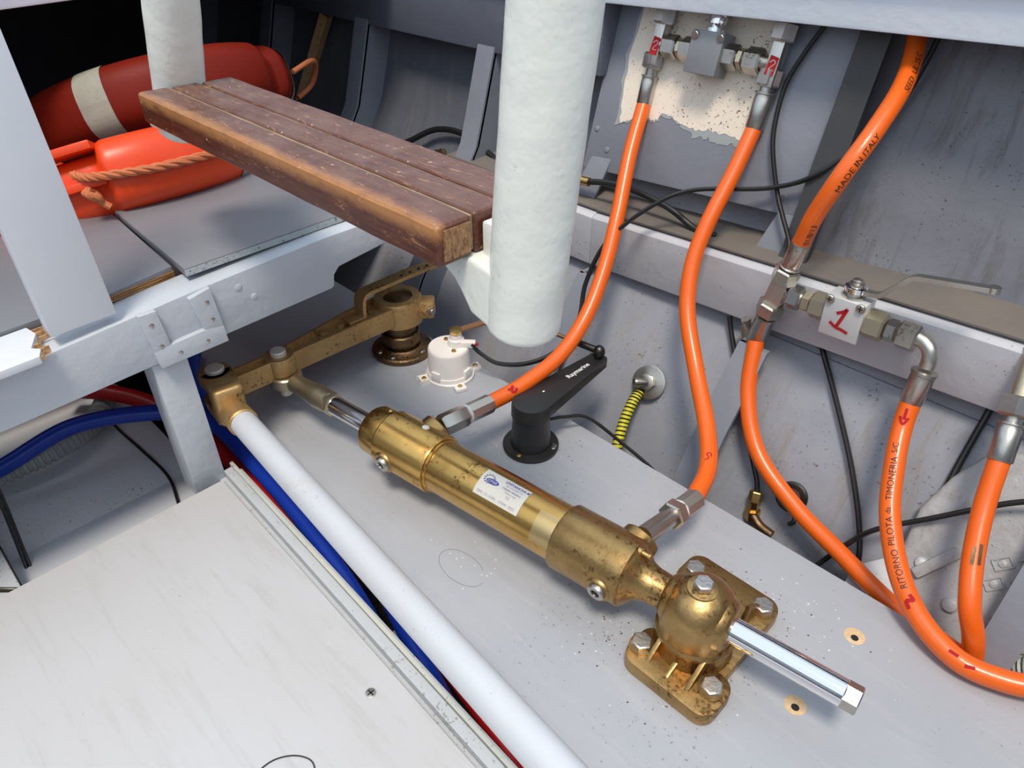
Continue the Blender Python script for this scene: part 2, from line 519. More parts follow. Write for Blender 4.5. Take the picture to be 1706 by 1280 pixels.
def text_mesh(s, size, bold=0.0):
    cu = bpy.data.curves.new('txt', 'FONT')
    cu.body = s
    cu.size = size
    cu.resolution_u = 3
    cu.offset = bold
    cu.align_x = 'LEFT'
    ob = bpy.data.objects.new('txt', cu)
    COL.objects.link(ob)
    dg = bpy.context.evaluated_depsgraph_get()
    dg.update()
    me = bpy.data.meshes.new_from_object(ob.evaluated_get(dg))
    bpy.data.objects.remove(ob)
    bpy.data.curves.remove(cu)
    bm = bmesh.new()
    bm.from_mesh(me)
    bpy.data.meshes.remove(me)
    return bm

def stroke(pts, w):
    """2-D pen stroke in the xy plane as a ribbon."""
    bm = bmesh.new()
    P = catmull([V((x, y, 0)) for x, y in pts], 5) if len(pts) > 2 else [V((x, y, 0)) for x, y in pts]
    L, R_ = [], []
    for i, p in enumerate(P):
        a = P[max(0, i - 1)]; b = P[min(len(P) - 1, i + 1)]
        t = (b - a).normalized(); nn = V((-t.y, t.x, 0))
        L.append(bm.verts.new(p + nn * w / 2)); R_.append(bm.verts.new(p - nn * w / 2))
    for i in range(len(P) - 1):
        bm.faces.new((L[i], R_[i], R_[i + 1], L[i + 1]))
    return bm

def mapped(bm, fn):
    for v in bm.verts:
        v.co = fn(v.co.x, v.co.y)
    return bm

def fine(bm, cuts=1):
    bmesh.ops.triangulate(bm, faces=bm.faces)
    for _ in range(cuts):
        bmesh.ops.subdivide_edges(bm, edges=bm.edges, cuts=1, use_grid_fill=False)
    return bm

def on_plane(o, ux, uy, lift=0.0004):
    o = V(o); ux = V(ux).normalized(); uy = V(uy); uy = (uy - ux * uy.dot(ux)).normalized()
    nn = ux.cross(uy)
    return lambda x, y: o + ux * x + uy * y + nn * lift

CAMP = V((0, 0, 0.6))

def on_tube(path, r, s0, side=0.0, flip=False, lift=0.0003):
    """map (x along, y across) onto the side of a swept tube, facing the hatch opening"""
    cum = [0]
    for i in range(1, len(path)):
        cum.append(cum[-1] + (path[i] - path[i - 1]).length)
    def f(x, y):
        s = s0 + (-x if flip else x)
        s = min(max(s, 0), cum[-1] - 1e-6)
        i = 0
        while i < len(cum) - 2 and cum[i + 1] < s:
            i += 1
        q = (s - cum[i]) / max(1e-9, cum[i + 1] - cum[i])
        p = path[i].lerp(path[i + 1], q)
        t = (path[min(i + 2, len(path) - 1)] - path[max(0, i - 1)]).normalized()
        n0 = (V((-0.1, 0.0, 0.62)) - p)
        n0 = (n0 - t * n0.dot(t)).normalized()
        b = n0.cross(t)
        if flip:
            b = -b
        a = y / r + side
        return p + (n0 * math.cos(a) + b * math.sin(a)) * (r + lift)
    return f

# ================================================================== STRUCTURE
def struct(name, bm, mat, parent=None, **k):
    o = link(name, bm, mat, parent, **k)
    if parent is None:
        o['kind'] = 'structure'
    return o

# hull side (wall_right): profile in (y, z), swept along x
def hull_y(z):
    pts = [(-0.32, 0.42), (-0.22, 0.52), (-0.10, 0.645), (0.02, 0.705), (0.15, 0.80), (0.22, 0.845), (0.50, 0.93), (0.72, 0.95)]
    if z <= pts[0][0]:
        return pts[0][1]
    for (a, ya), (b, yb) in zip(pts, pts[1:]):
        if z <= b:
            return ya + (yb - ya) * (z - a) / (b - a)
    return pts[-1][1]

def hull_sheet(x0, x1, z0, z1, lift=0.0, nx=24, nz=16, thick=0.012, wob=0.0015):
    bm = bmesh.new()
    g = []
    for i in range(nx + 1):
        row = []
        x = x0 + (x1 - x0) * i / nx
        for j in range(nz + 1):
            z = z0 + (z1 - z0) * j / nz
            y = hull_y(z) - lift + wob * noise.noise(V((x * 9, z * 9, 1)))
            row.append(bm.verts.new((x, y, z)))
        g.append(row)
    for i in range(nx):
        for j in range(nz):
            bm.faces.new((g[i][j], g[i + 1][j], g[i + 1][j + 1], g[i][j + 1]))
    r = bmesh.ops.extrude_face_region(bm, geom=bm.faces[:])
    vs = [v for v in r['geom'] if isinstance(v, bmesh.types.BMVert)]
    bmesh.ops.translate(bm, verts=vs, vec=(0, thick, 0))
    return bm

wall_right = struct('wall_right', hull_sheet(-2.1, 0.75, -0.32, 0.47, thick=0.02, nx=60, nz=24), M['hull'])

# transverse frames (ribs) on the hull side: web plus flange
def rib(x, z0, z1, h=0.055, fl=0.03, th=0.006, mat=None):
    bm = bmesh.new()
    N = 14
    def strip(xa, xb, ya, yb):
        t = bmesh.new()
        rows = []
        for j in range(N + 1):
            z = z0 + (z1 - z0) * j / N
            y = hull_y(z)
            rows.append([t.verts.new((xa, y - ya, z)), t.verts.new((xb, y - ya, z)), t.verts.new((xb, y - yb, z)), t.verts.new((xa, y - yb, z))])
        for j in range(N):
            for k in range(4):
                t.faces.new((rows[j][k], rows[j][(k + 1) % 4], rows[j + 1][(k + 1) % 4], rows[j + 1][k]))
        t.faces.new(rows[0]); t.faces.new(list(reversed(rows[-1])))
        return t
    bm = strip(x - th / 2, x + th / 2, -0.004, h)
    bm = join(bm, strip(min(x + fl, x - th / 2), max(x + fl, x + th / 2), h - 0.004, h + th * 0.6))
    return link('hull_rib', bm, mat or M['frame'], wall_right, angle=30)

for x in (-1.85, -1.52, -1.195, -0.87):
    rib(x, -0.30, 0.36, 0.055, -0.034)
rib(-0.60, -0.28, 0.11, 0.03, 0.03)
rib(-0.335, -0.28, 0.115, 0.04, 0.035)
# rib carrying on upwards beside the stained plating, its shadow painted in as dark colour
rib(-0.335, 0.205, 0.455, 0.05, 0.03, 0.006, M['rib_shaded'])
rib(0.02, -0.28, 0.46)

# longitudinal clamp under the deck
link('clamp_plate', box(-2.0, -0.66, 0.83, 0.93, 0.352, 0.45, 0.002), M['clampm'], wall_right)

# plating right of the dark rib
def quad_slab(pts, n, th, bw=0.001):
    return prism(pts, V(n) * th, bw)
link('plating', hull_sheet(-0.325, 0.75, 0.20, 0.46, lift=0.012, nx=20, nz=8, thick=0.008), M['hull_dirty'], wall_right)

link('lower_plating', hull_sheet(-0.325, 0.75, -0.32, 0.115, lift=0.003, nx=20, nz=12, thick=0.003), M['hull_mid'], wall_right)
# stringer: trim_1
bm = prism([(-0.93, 0.757, 0.118), (-0.93, 0.757, 0.188), (-0.93, 0.762, 0.192), (-0.93, 0.84, 0.198), (-0.93, 0.84, 0.19), (-0.93, 0.80, 0.118)], (0.33, 0, 0), 0.002)
t = prism([(-0.60, 0.757, 0.118), (-0.60, 0.757, 0.188), (-0.60, 0.762, 0.192), (-0.60, 0.87, 0.200), (-0.60, 0.87, 0.19), (-0.60, 0.80, 0.118)], (1.35, 0, 0.0), 0.002)
for v in t.verts:
    v.co.z += (v.co.x + 0.60) * 0.045
for v in bm.verts:
    v.co.z += 0
bm = join(bm, t)
trim1 = struct('trim_1', bm, M['stringer'])
# grimy film of dirt along the top of the stringer
bm = box(-0.92, -0.60, 0.768, 0.84, 0.1995, 0.2025, 0.0005)
for v in bm.verts:
    v.co.z += -0.004 if v.co.y < 0.8 else 0.0
t = box(-0.60, 0.74, 0.766, 0.865, 0.1995, 0.2025, 0.0005)
for v in t.verts:
    v.co.z += (v.co.x + 0.60) * 0.045 + (-0.004 if v.co.y < 0.8 else 0.0)
link('ledge_dirt', join(bm, t), M['grime'], trim1)

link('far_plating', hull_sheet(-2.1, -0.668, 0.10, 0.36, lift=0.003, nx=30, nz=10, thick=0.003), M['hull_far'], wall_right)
# bracket plate between the ribs carrying the second valve (leans with the hull), bare patch on it
def on_br(x, z, lift=0.0):          # the bracket plate leans outward with height
    return V((x, 0.812 + (z - 0.24) * 0.28 - lift, z))
outline = [(-0.665, 0.232), (-0.338, 0.250), (-0.328, 0.452), (-0.665, 0.452)]
plate = thing('bracket_plate', 'grey painted steel plate with a bare beige patch behind the upper shut-off valve', 'plate', on_br(-0.5, 0.245))
link('plate', prism([on_br(x, z) for x, z in outline], (0, 0.008, 0), 0.0015), M['frame'], plate)
# patch: irregular outline, slightly recessed look -> thin layer with its own edge
def ragged(pts, amp, sub=5, seed=1):
    out = []
    rr = random.Random(seed)
    n = len(pts)
    for i in range(n):
        a, b = V((*pts[i], 0)), V((*pts[(i + 1) % n], 0))
        for k in range(sub):
            p = a.lerp(b, k / sub)
            out.append((p.x + rr.uniform(-amp, amp), p.y + rr.uniform(-amp, amp)))
    return out
pp = [(-0.620, 0.299), (-0.605, 0.306), (-0.593, 0.309), (-0.576, 0.314), (-0.566, 0.311), (-0.557, 0.322), (-0.540, 0.322), (-0.524, 0.316), (-0.502, 0.314), (-0.484, 0.318), (-0.467, 0.316), (-0.449, 0.318), (-0.434, 0.315), (-0.429, 0.353), (-0.425, 0.399), (-0.421, 0.45), (-0.622, 0.45), (-0.628, 0.383), (-0.624, 0.332)]
link('primer_edge', prism([on_br(x, z, 0.0006) for x, z in ragged([(cx + (-0.006 if cx < -0.61 else 0.0), cz - ((0.010 if cx > -0.51 else 0.002) if cz < 0.33 else 0)) for cx, cz in pp], 0.0026, 5, 4)], (0, 0.0006, 0)), M['primer'], plate, smooth=False)
link('bare_patch', prism([on_br(x, z, 0.0010) for x, z in ragged(pp, 0.0018, 5, 2)], (0, 0.0006, 0)), M['beige'], plate, smooth=False)
for x, z in ((-0.63, 0.262), (-0.362, 0.268), (-0.655, 0.285)):
    link('plug_weld', rivetdome(on_br(x, z), (0, -1, 0.28), 0.0015, 0.004), M['frame'], plate)
# gussets from plate to stringer
for xs in ((-0.665, -0.625), (-0.375, -0.335)):
    x0, x1 = xs
    link('gusset', prism([(x0, 0.79, 0.200), (x1, 0.79, 0.200), (x1 + 0.006, 0.815, 0.252), (x0 + 0.012, 0.815, 0.250)], (0, 0.006, 0), 0.001), M['frame'], plate)

# ceiling = deck overhead; hatch coaming (trim)
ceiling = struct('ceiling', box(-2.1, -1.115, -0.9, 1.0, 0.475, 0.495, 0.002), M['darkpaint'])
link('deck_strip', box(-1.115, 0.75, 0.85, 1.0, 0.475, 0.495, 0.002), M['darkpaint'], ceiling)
bm = prism([(-1.13, 0.828, 0.4275), (0.75, 0.800, 0.491), (0.75, 0.800, 0.98), (-1.13, 0.828, 0.95)], (0, 0.028, 0), 0.004)  # upper part is out of view, raised to cut low sky light
coam = struct('trim_2', bm, M['coaming'])
bm = prism([(-1.13, 0.822, 0.462), (0.75, 0.793, 0.536), (0.75, 0.793, 0.546), (-1.13, 0.822, 0.472)], (0, 0.008, 0), 0.002)
link('weld_bead', bm, M['coaming'], coam)
struct('trim_3', prism([(-1.10, -0.9, 0.420), (-1.10, 0.83, 0.464), (-1.10, 0.83, 0.95), (-1.10, -0.9, 0.95)], (-0.028, 0, 0), 0.004), M['coaming'])  # likewise carried up out of view to shut out low light

# back (transom) wall, left wall, near wall, bilge floor
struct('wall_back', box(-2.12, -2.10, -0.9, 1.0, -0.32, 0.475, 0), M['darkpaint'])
struct('wall_left', box(-2.1, 0.75, -0.92, -0.90, -0.32, 0.75, 0), M['hull'])  # unseen, raised above the deck to block low sky light
struct('wall_front', box(0.75, 0.77, -0.92, 1.0, -0.32, 0.90, 0), M['hull'])  # unseen, made tall to keep low sky light out
struct('floor', box(-2.1, 0.75, -0.92, 0.55, -0.34, -0.32, 0), M['bilge'])

# ================================================================== BOARDS
# right-hand mounting board
bm = prism([(-1.25, 0.29, -0.020), (-0.70, 0.282, -0.020), (-0.45, 0.262, -0.020), (-0.17, 0.228, -0.020), (0.70, 0.200, -0.020), (0.70, 0.582, -0.020), (-1.25, 0.582, -0.020)], (0, 0, 0.020), 0.0015)
board = link('mounting_board', bm, M['deck'], base=(-0.3, 0.43, -0.02))
tag(board, 'large light grey painted board under the steering cylinder and both rudder sensors', 'board')
for i, (x, y) in enumerate(((-0.068, 0.526), (-0.074, 0.422))):
    link('bare_countersink', lathe((x, y, -0.0008), (0, 0, 1), [(0, 0.0095), (0.0010, 0.0095), (0.0012, 0.009)], 24), M['barewood'], board)
    link('screw_hole', lathe((x + 0.001, y - 0.002, 0.0001), (0, 0, 1), [(0, 0.0038), (0.0005, 0.0034)], 12), M['dark'], board)
# flakes and crumbs of chipped paint on the board
bm = bmesh.new()
for i in range(170):
    cx, cy = RND.choice([(-0.205, 0.40), (-0.20, 0.46), (-0.15, 0.50), (-0.10, 0.51), (-0.16, 0.37), (-0.24, 0.35), (-0.48, 0.50), (-0.40, 0.33)])
    x = cx + RND.gauss(0, 0.035); y = cy + RND.gauss(0, 0.022)
    if not (0.285 < y < 0.575):
        continue
    s = RND.uniform(0.0004, 0.0013)
    bm = lathe((x, y, 0.0), (RND.uniform(-.3, .3), RND.uniform(-.3, .3), 1), [(0, s), (s * 0.5, s * 0.6)], 4, bm, RND.random() * 6)
link('chipped_flakes', bm, M['putty'], board, smooth=False, kind='stuff')
bm = bmesh.new()
for i in range(150):
    cx, cy = RND.choice([(-0.215, 0.375), (-0.20, 0.355), (-0.12, 0.50), (-0.16, 0.495), (-0.475, 0.508), (-0.16, 0.36)])
    x = cx + RND.gauss(0, 0.028); y = cy + RND.gauss(0, 0.02)
    if not (0.285 < y < 0.575):
        continue
    s = RND.uniform(0.0004, 0.0012)
    bm = lathe((x, y, 0.0), (RND.uniform(-.3, .3), RND.uniform(-.3, .3), 1), [(0, s), (s * 0.4, s * 0.6)], 4, bm, RND.random() * 6)
link('dirt_crumbs', bm, M['olddull'], board, smooth=False, kind='stuff')

def board_mark(pts, w, mat, name):
    b = stroke(pts, w)
    return link(name, mapped(b, lambda x, y: V((x, y, 0.0002))), M[mat], board, smooth=False)
el = [(-0.392 + 0.030 * math.cos(2 * math.pi * k / 24 + 0.9), 0.318 + 0.017 * math.sin(2 * math.pi * k / 24 + 0.9)) for k in range(22)]
board_mark(el, 0.0005, 'pencil', 'pencil_mark')
board_mark([(-0.600, 0.420), (-0.603, 0.440), (-0.607, 0.462)], 0.0007, 'pencil', 'scratch')
board_mark([(-0.548, 0.462), (-0.542, 0.470), (-0.543, 0.478)], 0.0007, 'pencil', 'scratch')
# left-hand cover panel
pts = [(-0.690, -0.60, 0), (-0.690, 0.206, 0), (0.60, 0.160, 0), (0.60, -0.60, 0)]
bm = prism([(x, y, -0.014) for x, y, z in pts], (0, 0, 0.014), 0.0018)
panel = link('cover_panel', bm, M['panel'], base=(-0.3, -0.1, -0.014))
tag(panel, 'big pale grey painted plywood cover panel at the bottom left', 'panel')
sc = lathe((-0.344, 0.168, -0.0004), (0, 0, 1), [(0, 0.0048), (0.0009, 0.0048), (0.0012, 0.004)], 20)
s_ = link('screw', sc, M['steel'], panel)
bm = box(-0.3475, -0.3405, 0.1674, 0.1686, 0.0006, 0.0010, 0)
bm = box(-0.3446, -0.3434, 0.1645, 0.1715, 0.0006, 0.0010, 0, bm)
link('cross_slot', bm, M['dark'], s_)

# strips along the panel edge
rail = thing('edge_rail', 'grey channel rail along the edge of the cover panel beside the hoses', 'rail', (-0.45, 0.21, -0.02))
def rail_bar(ya0, ya1, yb0, yb1, z0, z1, name, mat, x0=-0.704, x1=0.60, bw=0.0015):
    bm = prism([(x0, ya0, z0), (x0, ya1, z0), (x1, yb1, z0), (x1, yb0, z0)], (0, 0, z1 - z0), bw)
    return link(name, bm, mat, rail)
rail_bar(0.207, 0.236, 0.158, 0.187, -0.022, -0.010, 'channel_base', M['strip'])
rail_bar(0.2145, 0.2255, 0.1645, 0.1755, -0.012, 0.000, 'flat_bar', M['strip'])
rail_bar(0.2265, 0.2315, 0.1790, 0.1840, -0.012, -0.002, 'outer_bar', M['strip_cream'], x0=-0.715)

# ================================================================== BEAM + POST + CLEAT
beam = thing('support_beam', 'grey painted timber beam under the locker shelf with a notched cleat', 'beam', (-0.72, 0.1, 0.168))
prof = [(-0.60, 0.158), (0.05, 0.167), (0.396, 0.178), (0.400, 0.180), (0.402, 0.194), (0.410, 0.202), (0.50, 0.212), (0.60, 0.218), (0.60, 0.243), (0.40, 0.243), (0.243, 0.236), (0.05, 0.222), (-0.60, 0.205)]
bm = prism([(-0.700, y, z) for y, z in prof], (-0.045, 0, 0), 0.002)
link('beam', bm, M['beam'], beam)
# cleat: two uprights and a bottom bar around a recess
xf = -0.7005
link('cleat_upright', prism([(xf, 0.1770, 0.2330), (xf, 0.1818, 0.1880), (xf, 0.1995, 0.1905), (xf, 0.1955, 0.2325)], (0.007, 0, 0), 0.0013), M['beam'], beam)
link('cleat_upright', prism([(xf, 0.2290, 0.2320), (xf, 0.2365, 0.1920), (xf, 0.2570, 0.1880), (xf, 0.2530, 0.2365)], (0.007, 0, 0), 0.0013), M['beam'], beam)
link('cleat_bottom', prism([(xf, 0.1815, 0.1895), (xf, 0.1835, 0.1685), (xf, 0.2580, 0.1695), (xf, 0.2570, 0.1895), (xf, 0.2360, 0.1925), (xf, 0.2000, 0.1910)], (0.0072, 0, 0), 0.0013), M['beam'], beam)
for y, z in ((0.187, 0.219), (0.190, 0.193), (0.206, 0.178), (0.236, 0.179), (0.246, 0.222), (0.247, 0.201)):
    link('screw_head', rivetdome((-0.6938, y, z), (1, 0, 0), 0.0010, 0.0026), M['steel'], beam)
for y, z in ((0.285, 0.222), (0.30, 0.205)):
    link('filled_screw', rivetdome((-0.7005, y, z), (1, 0, 0), 0.0015, 0.0042), M['beam'], beam)
bm = prism([(-0.704, 0.178, -0.02), (-0.704, 0.216, -0.02), (-0.704, 0.214, 0.169), (-0.704, 0.177, 0.169)], (-0.036, 0, 0), 0.002)
link('post', bm, M['beam'], beam)

# ledge boards under the rings
ledge = thing('locker_shelf', 'grey painted plywood shelf boards carrying the lifebuoys', 'shelf', (-0.85, 0.2, 0.235))
bm = prism([(-0.742, -0.55, 0.222), (-0.742, 0.172, 0.232), (-0.749, 0.240, 0.236), (-0.965, 0.252, 0.236), (-0.965, -0.55, 0.222)], (0, 0, 0.010), 0.001)
link('shelf_board', bm, M['shelf'], ledge)
for k in range(3):
    z0 = 0.2335 + k * 0.0027
    bm = prism([(-0.7405, 0.165, z0 - 0.001), (-0.748, 0.2405, z0), (-0.752, 0.2405, z0), (-0.745, 0.165, z0 - 0.001)], (0, 0, 0.0018), 0.0)
    link('plywood_layer', bm, M['ply'], ledge, smooth=False)
bm = prism([(-0.722, 0.243, 0.242), (-0.722, 0.62, 0.246), (-0.965, 0.62, 0.246), (-0.965, 0.254, 0.242)], (0, 0, 0.009), 0.001)
link('shelf_board', bm, M['shelf'], ledge, label='wider grey shelf board beside the beam')
bm = prism([(-0.7215, 0.243, 0.2425), (-0.7215, 0.62, 0.2465), (-0.7235, 0.62, 0.2465), (-0.7235, 0.243, 0.2425)], (0, 0, 0.007), 0.0)
link('worn_edge', bm, M['cream_edge'], ledge)
bm = box(-0.80, -0.752, 0.205, 0.245, 0.218, 0.228, 0.001)
link('shelf_batten', bm, M['frame'], ledge)
# broken capping plank at the far left with splintered end
cap = thing('broken_plank', 'pale grey capping plank with a splintered end on the beam', 'plank', (-0.70, 0.05, 0.225))
bm = prism([(-0.683, -0.50, 0.214), (-0.683, 0.086, 0.2275), (-0.694, 0.091, 0.2285), (-0.700, 0.085, 0.229), (-0.722, 0.096, 0.230), (-0.740, 0.093, 0.230), (-0.740, -0.50, 0.214)], (0, 0, 0.008), 0.001)
link('plank', bm, M['whitewood'], cap)
bm = bmesh.new()
for i in range(16):
    x = -0.684 - i * 0.0036
    L = 0.006 + 0.012 * RND.random() + (0.010 if i > 9 else 0)
    bm = prism([(x, 0.084, 0.2285 + 0.0004 * (i % 3)), (x - 0.0034, 0.084, 0.2285), (x - 0.002, 0.084 + L, 0.2295)], (0, 0, 0.006 - 0.003 * RND.random()), 0, bm)
link('splinters', bm, M['rawwood'], cap, smooth=False, kind='stuff')

# upright board at the left
bm = prism([(-0.702, 0.103, 0.2385), (-0.702, 0.163, 0.2395), (-0.702, 0.150, 0.66), (-0.702, 0.098, 0.66)], (-0.018, 0, 0), 0.0015)
b_ = link('upright_board', bm, M['whitewood'], base=(-0.711, 0.13, 0.2385))
tag(b_, 'smooth pale grey upright board standing on the timber beam', 'board')

# locker below the beam
bm = box(-1.30, -0.79, -0.012, 0.212, -0.075, -0.055, 0.002)
lf = link('locker_floor', bm, M['locker'], base=(-1.0, 0.1, -0.1))
tag(lf, 'grey painted floor plate in the low locker under the beam', 'floor plate')
bm = prism([(-0.792, -0.012, -0.060), (-0.792, 0.212, -0.060), (-0.692, 0.206, -0.045), (-0.692, -0.012, -0.045)], (0, 0, 0.010), 0.001)
link('front_strip', bm, M['whitewood'], lf, label='light blue-grey painted front strip')
bm = box(-0.95, -0.70, -0.060, -0.018, -0.12, -0.020, 0.003)
sp = link('side_partition', bm, M['beam'], base=(-0.8, -0.04, -0.12))
tag(sp, 'low light grey partition at the left end of the locker under the beam', 'partition')
link('capping', box(-0.80, -0.695, -0.075, -0.013, -0.022, -0.014, 0.002), M['strip'], sp)

# ================================================================== LADDER
lad = thing('ladder', 'cream painted pole ladder with a worn brown wooden tread', 'ladder', (-0.53, 0.3, 0.34))
def pole(p0, p1, r, name='pole'):
    p0, p1 = V(p0), V(p1)
    d = p1 - p0
    L = d.length
    n = 48
    prof = [(0, r * 0.93), (0.0015, r * 0.985), (0.004, r)] + [(0.004 + (L - 0.004) * k / 40, r) for k in range(1, 41)]
    bm = lathe(p0, d, prof, n)
    for v in bm.verts:
        q = noise.noise(v.co * 38) * 0.0005 + noise.noise(v.co * 110) * 0.00018
        ax = p0 + d.normalized() * (v.co - p0).dot(d.normalized())
        rr = (v.co - ax)
        if rr.length > 1e-4:
            v.co += rr.normalized() * q
    return link(name, bm, M['pole'], lad, angle=50)
PR = 0.0247
pa0, pa1 = V((-0.789, 0.305, 0.366)), V((-0.694, 0.302, 0.60))
pb0, pb1 = V((-0.2905, 0.3005, 0.3440)), V((-0.262, 0.3005, 0.62))
pole(pa0, pa1, PR)
pole(pb0, pb1, PR)
# bracket under the tread, welded to the near pole
cs = []
path = [(-0.380, 0.3915), (-0.378, 0.3845), (-0.360, 0.3825), (-0.345, 0.3790), (-0.333, 0.3720), (-0.325, 0.3620), (-0.318, 0.3520), (-0.300, 0.3470), (-0.285, 0.3520), (-0.283, 0.412), (-0.3165, 0.414), (-0.3172, 0.392)]
bm = prism([(x, 0.2785, z) for x, z in path[:9] + [(-0.283, 0.388), (-0.3165, 0.392)]], (0, 0.040, 0), 0.006, seg=4)
bm = join(bm, prism([(-0.3168, 0.290, 0.385), (-0.285, 0.290, 0.385), (-0.285, 0.290, 0.414), (-0.3168, 0.290, 0.414)], (0, 0.022, 0), 0.002))
link('bracket', bm, M['pole'], lad, angle=50)
bm = prism([(x, 0.276, z) for x, z in ((-0.80, 0.372), (-0.80, 0.388), (-0.745, 0.392), (-0.752, 0.375))], (0, 0.05, 0), 0.004, seg=3)
link('bracket', bm, M['pole'], lad, angle=50)
# tread: three slats with caulked grooves
xe0, xe1 = -0.748, -0.318
def slat(y0, y1, x0, x1, zt=0.4200, th=0.028, bw=0.003):
    bm = bmesh.new()
    bmesh.ops.create_cube(bm, size=1)
    for v in bm.verts:
        v.co = V(((x0 + x1) / 2 + v.co.x * (x1 - x0), (y0 + y1) / 2 + v.co.y * (y1 - y0), zt - th / 2 + v.co.z * th))
    bmesh.ops.subdivide_edges(bm, edges=[e for e in bm.edges if abs((e.verts[0].co - e.verts[1].co).x) > 0.1], cuts=30)
    bevel(bm, bw, 3)
    for v in bm.verts:
        v.co.z += 0.0005 * noise.noise(V((v.co.x * 30, v.co.y * 40, v.co.z * 20)))
        v.co.y += 0.0005 * noise.noise(V((v.co.x * 25, 5, v.co.z * 30)))
    return bm
o = link('tread_slat', slat(0.2545, 0.2838, xe0, xe1, bw=0.0045), M['step'], lad, base=(-0.5, 0.2545, 0.4205), label='front slat with a pale worn nosing')
o = link('tread_slat', slat(0.2858, 0.3115, xe0 + 0.004, xe1 - 0.001, 0.4200), M['step'], lad, base=(-0.5, 0.262, 0.4205))
o = link('tread_slat', slat(0.3135, 0.3450, xe0 + 0.008, xe1 - 0.001, 0.4200), M['step'], lad, base=(-0.5, 0.290, 0.4205))
for y in (0.2848, 0.3125):
    link('caulk_line', box(xe0 + 0.006, xe1 - 0.003, y - 0.0014, y + 0.0014, 0.395, 0.4180, 0), M['caulk'], lad)
link('worn_end', prism([(xe1, 0.259, 0.396), (xe1, 0.281, 0.396), (xe1, 0.281, 0.4165), (xe1, 0.259, 0.4165)], (0.0008, 0, 0), 0.0003), M['step_end'], lad)

# ================================================================== STEERING CYLINDER
A0 = V((-0.032, 0.4205, 0.057))
AD = V((-0.9926, -0.121, 0)).normalized()
def ap(s, off=(0, 0, 0)):
    return A0 + AD * s + V(off)
AN = V((AD.y, -AD.x, 0))            # horizontal normal, away side
if AN.y < 0:
    AN = -AN
cyl = thing('steering_cylinder', 'polished brass hydraulic steering cylinder with chrome rod on the grey board', 'hydraulic cylinder', ap(0.37, (0, 0, -0.057)))
link('barrel', lathe(A0, AD, [(0.26, 0.0285), (0.276, 0.0295), (0.452, 0.0295), (0.458, 0.0285)], 96), M['brass'], cyl)
link('seal_ring', lathe(A0, AD, [(0.444, 0.0300), (0.4445, 0.0309), (0.4475, 0.0309), (0.448, 0.0300)], 96), M['brass'], cyl)
link('rear_housing', lathe(A0, AD, [(0.205, 0.020), (0.2045, 0.031), (0.2065, 0.0338), (0.281, 0.0338), (0.2825, 0.0328), (0.2828, 0.029)], 96), M['bronze'], cyl)
bm = lathe(A0, AD, [(0.4475, 0.029), (0.448, 0.0325), (0.450, 0.0335), (0.522, 0.0335), (0.5245, 0.0315), (0.526, 0.0298), (0.5475, 0.0292), (0.5505, 0.0275), (0.5515, 0.0125)], 96)
link('front_housing', bm, M['brass'], cyl)
link('piston_rod', lathe(A0, AD, [(0.0115, 0.0105), (0.0125, 0.0118), (0.56, 0.0118), (0.632, 0.0118)], 48), M['chrome'], cyl, label='chrome rod running through the cylinder')
link('rod_end_flat', lathe(A0, AD, [(0, 0.0108), (0.001, 0.0120), (0.0125, 0.0120)], 6, phase=0.5), M['steel'], cyl)
# ports, plugs
def boss(s, d, r, l0, l1, name, mat, parent=cyl, n=32):
    return link(name, lathe(ap(s), d, [(l0, r * 1.15), (l1 * 0.9, r * 1.02), (l1 - 0.0015, r), (l1, r * 0.9)], n), mat, parent)
dA = V((0.03, 0.93, 0.36)).normalized()
boss(0.487, dA, 0.0185, 0.012, 0.0395, 'port_boss', M['bronze'])
boss(0.222, dA, 0.0185, 0.012, 0.0375, 'port_boss', M['bronze'])
dP = V((0.10, -0.93, -0.12)).normalized()
for s in (0.503, 0.223):
    boss(s, dP, 0.0135, 0.022, 0.0345, 'plug_seat', M['bronze'])
    p = link('hex_plug', lathe(ap(s) + dP * 0.033, dP, [(0, 0.0092), (0.004, 0.0092), (0.0052, 0.0084), (0.0052, 0.0045), (0.003, 0.0042)], 32, cap=False), M['steel'], cyl)
    link('hex_socket', lathe(ap(s) + dP * 0.0362, dP, [(0, 0.0043), (0.0006, 0.0043)], 6), M['dark'], p)
# grease nipple and sealant blob on the front housing; bleed nipple on the rear face
link('sealant_blob', lathe(ap(0.478) + V((0, 0.010, 0.0315)), (0, 0.2, 1), [(0, 0.0045), (0.0018, 0.0040), (0.003, 0.0018)], 7), M['putty'], cyl)
link('sealant_blob', lathe(ap(0.535) + V((0, 0.012, 0.0268)), (0, 0.3, 1), [(0, 0.0035), (0.0013, 0.0028), (0.002, 0.001)], 6), M['smallbrass'], cyl)
bp = ap(0.207) + V((0.0, 0.004, 0.0285))
link('bleed_nipple', lathe(bp, -AD, [(-0.002, 0.0042), (0.0045, 0.0042), (0.005, 0.0026), (0.011, 0.0024), (0.0115, 0.003), (0.0135, 0.003)], 12), M['smallbrass'], cyl)

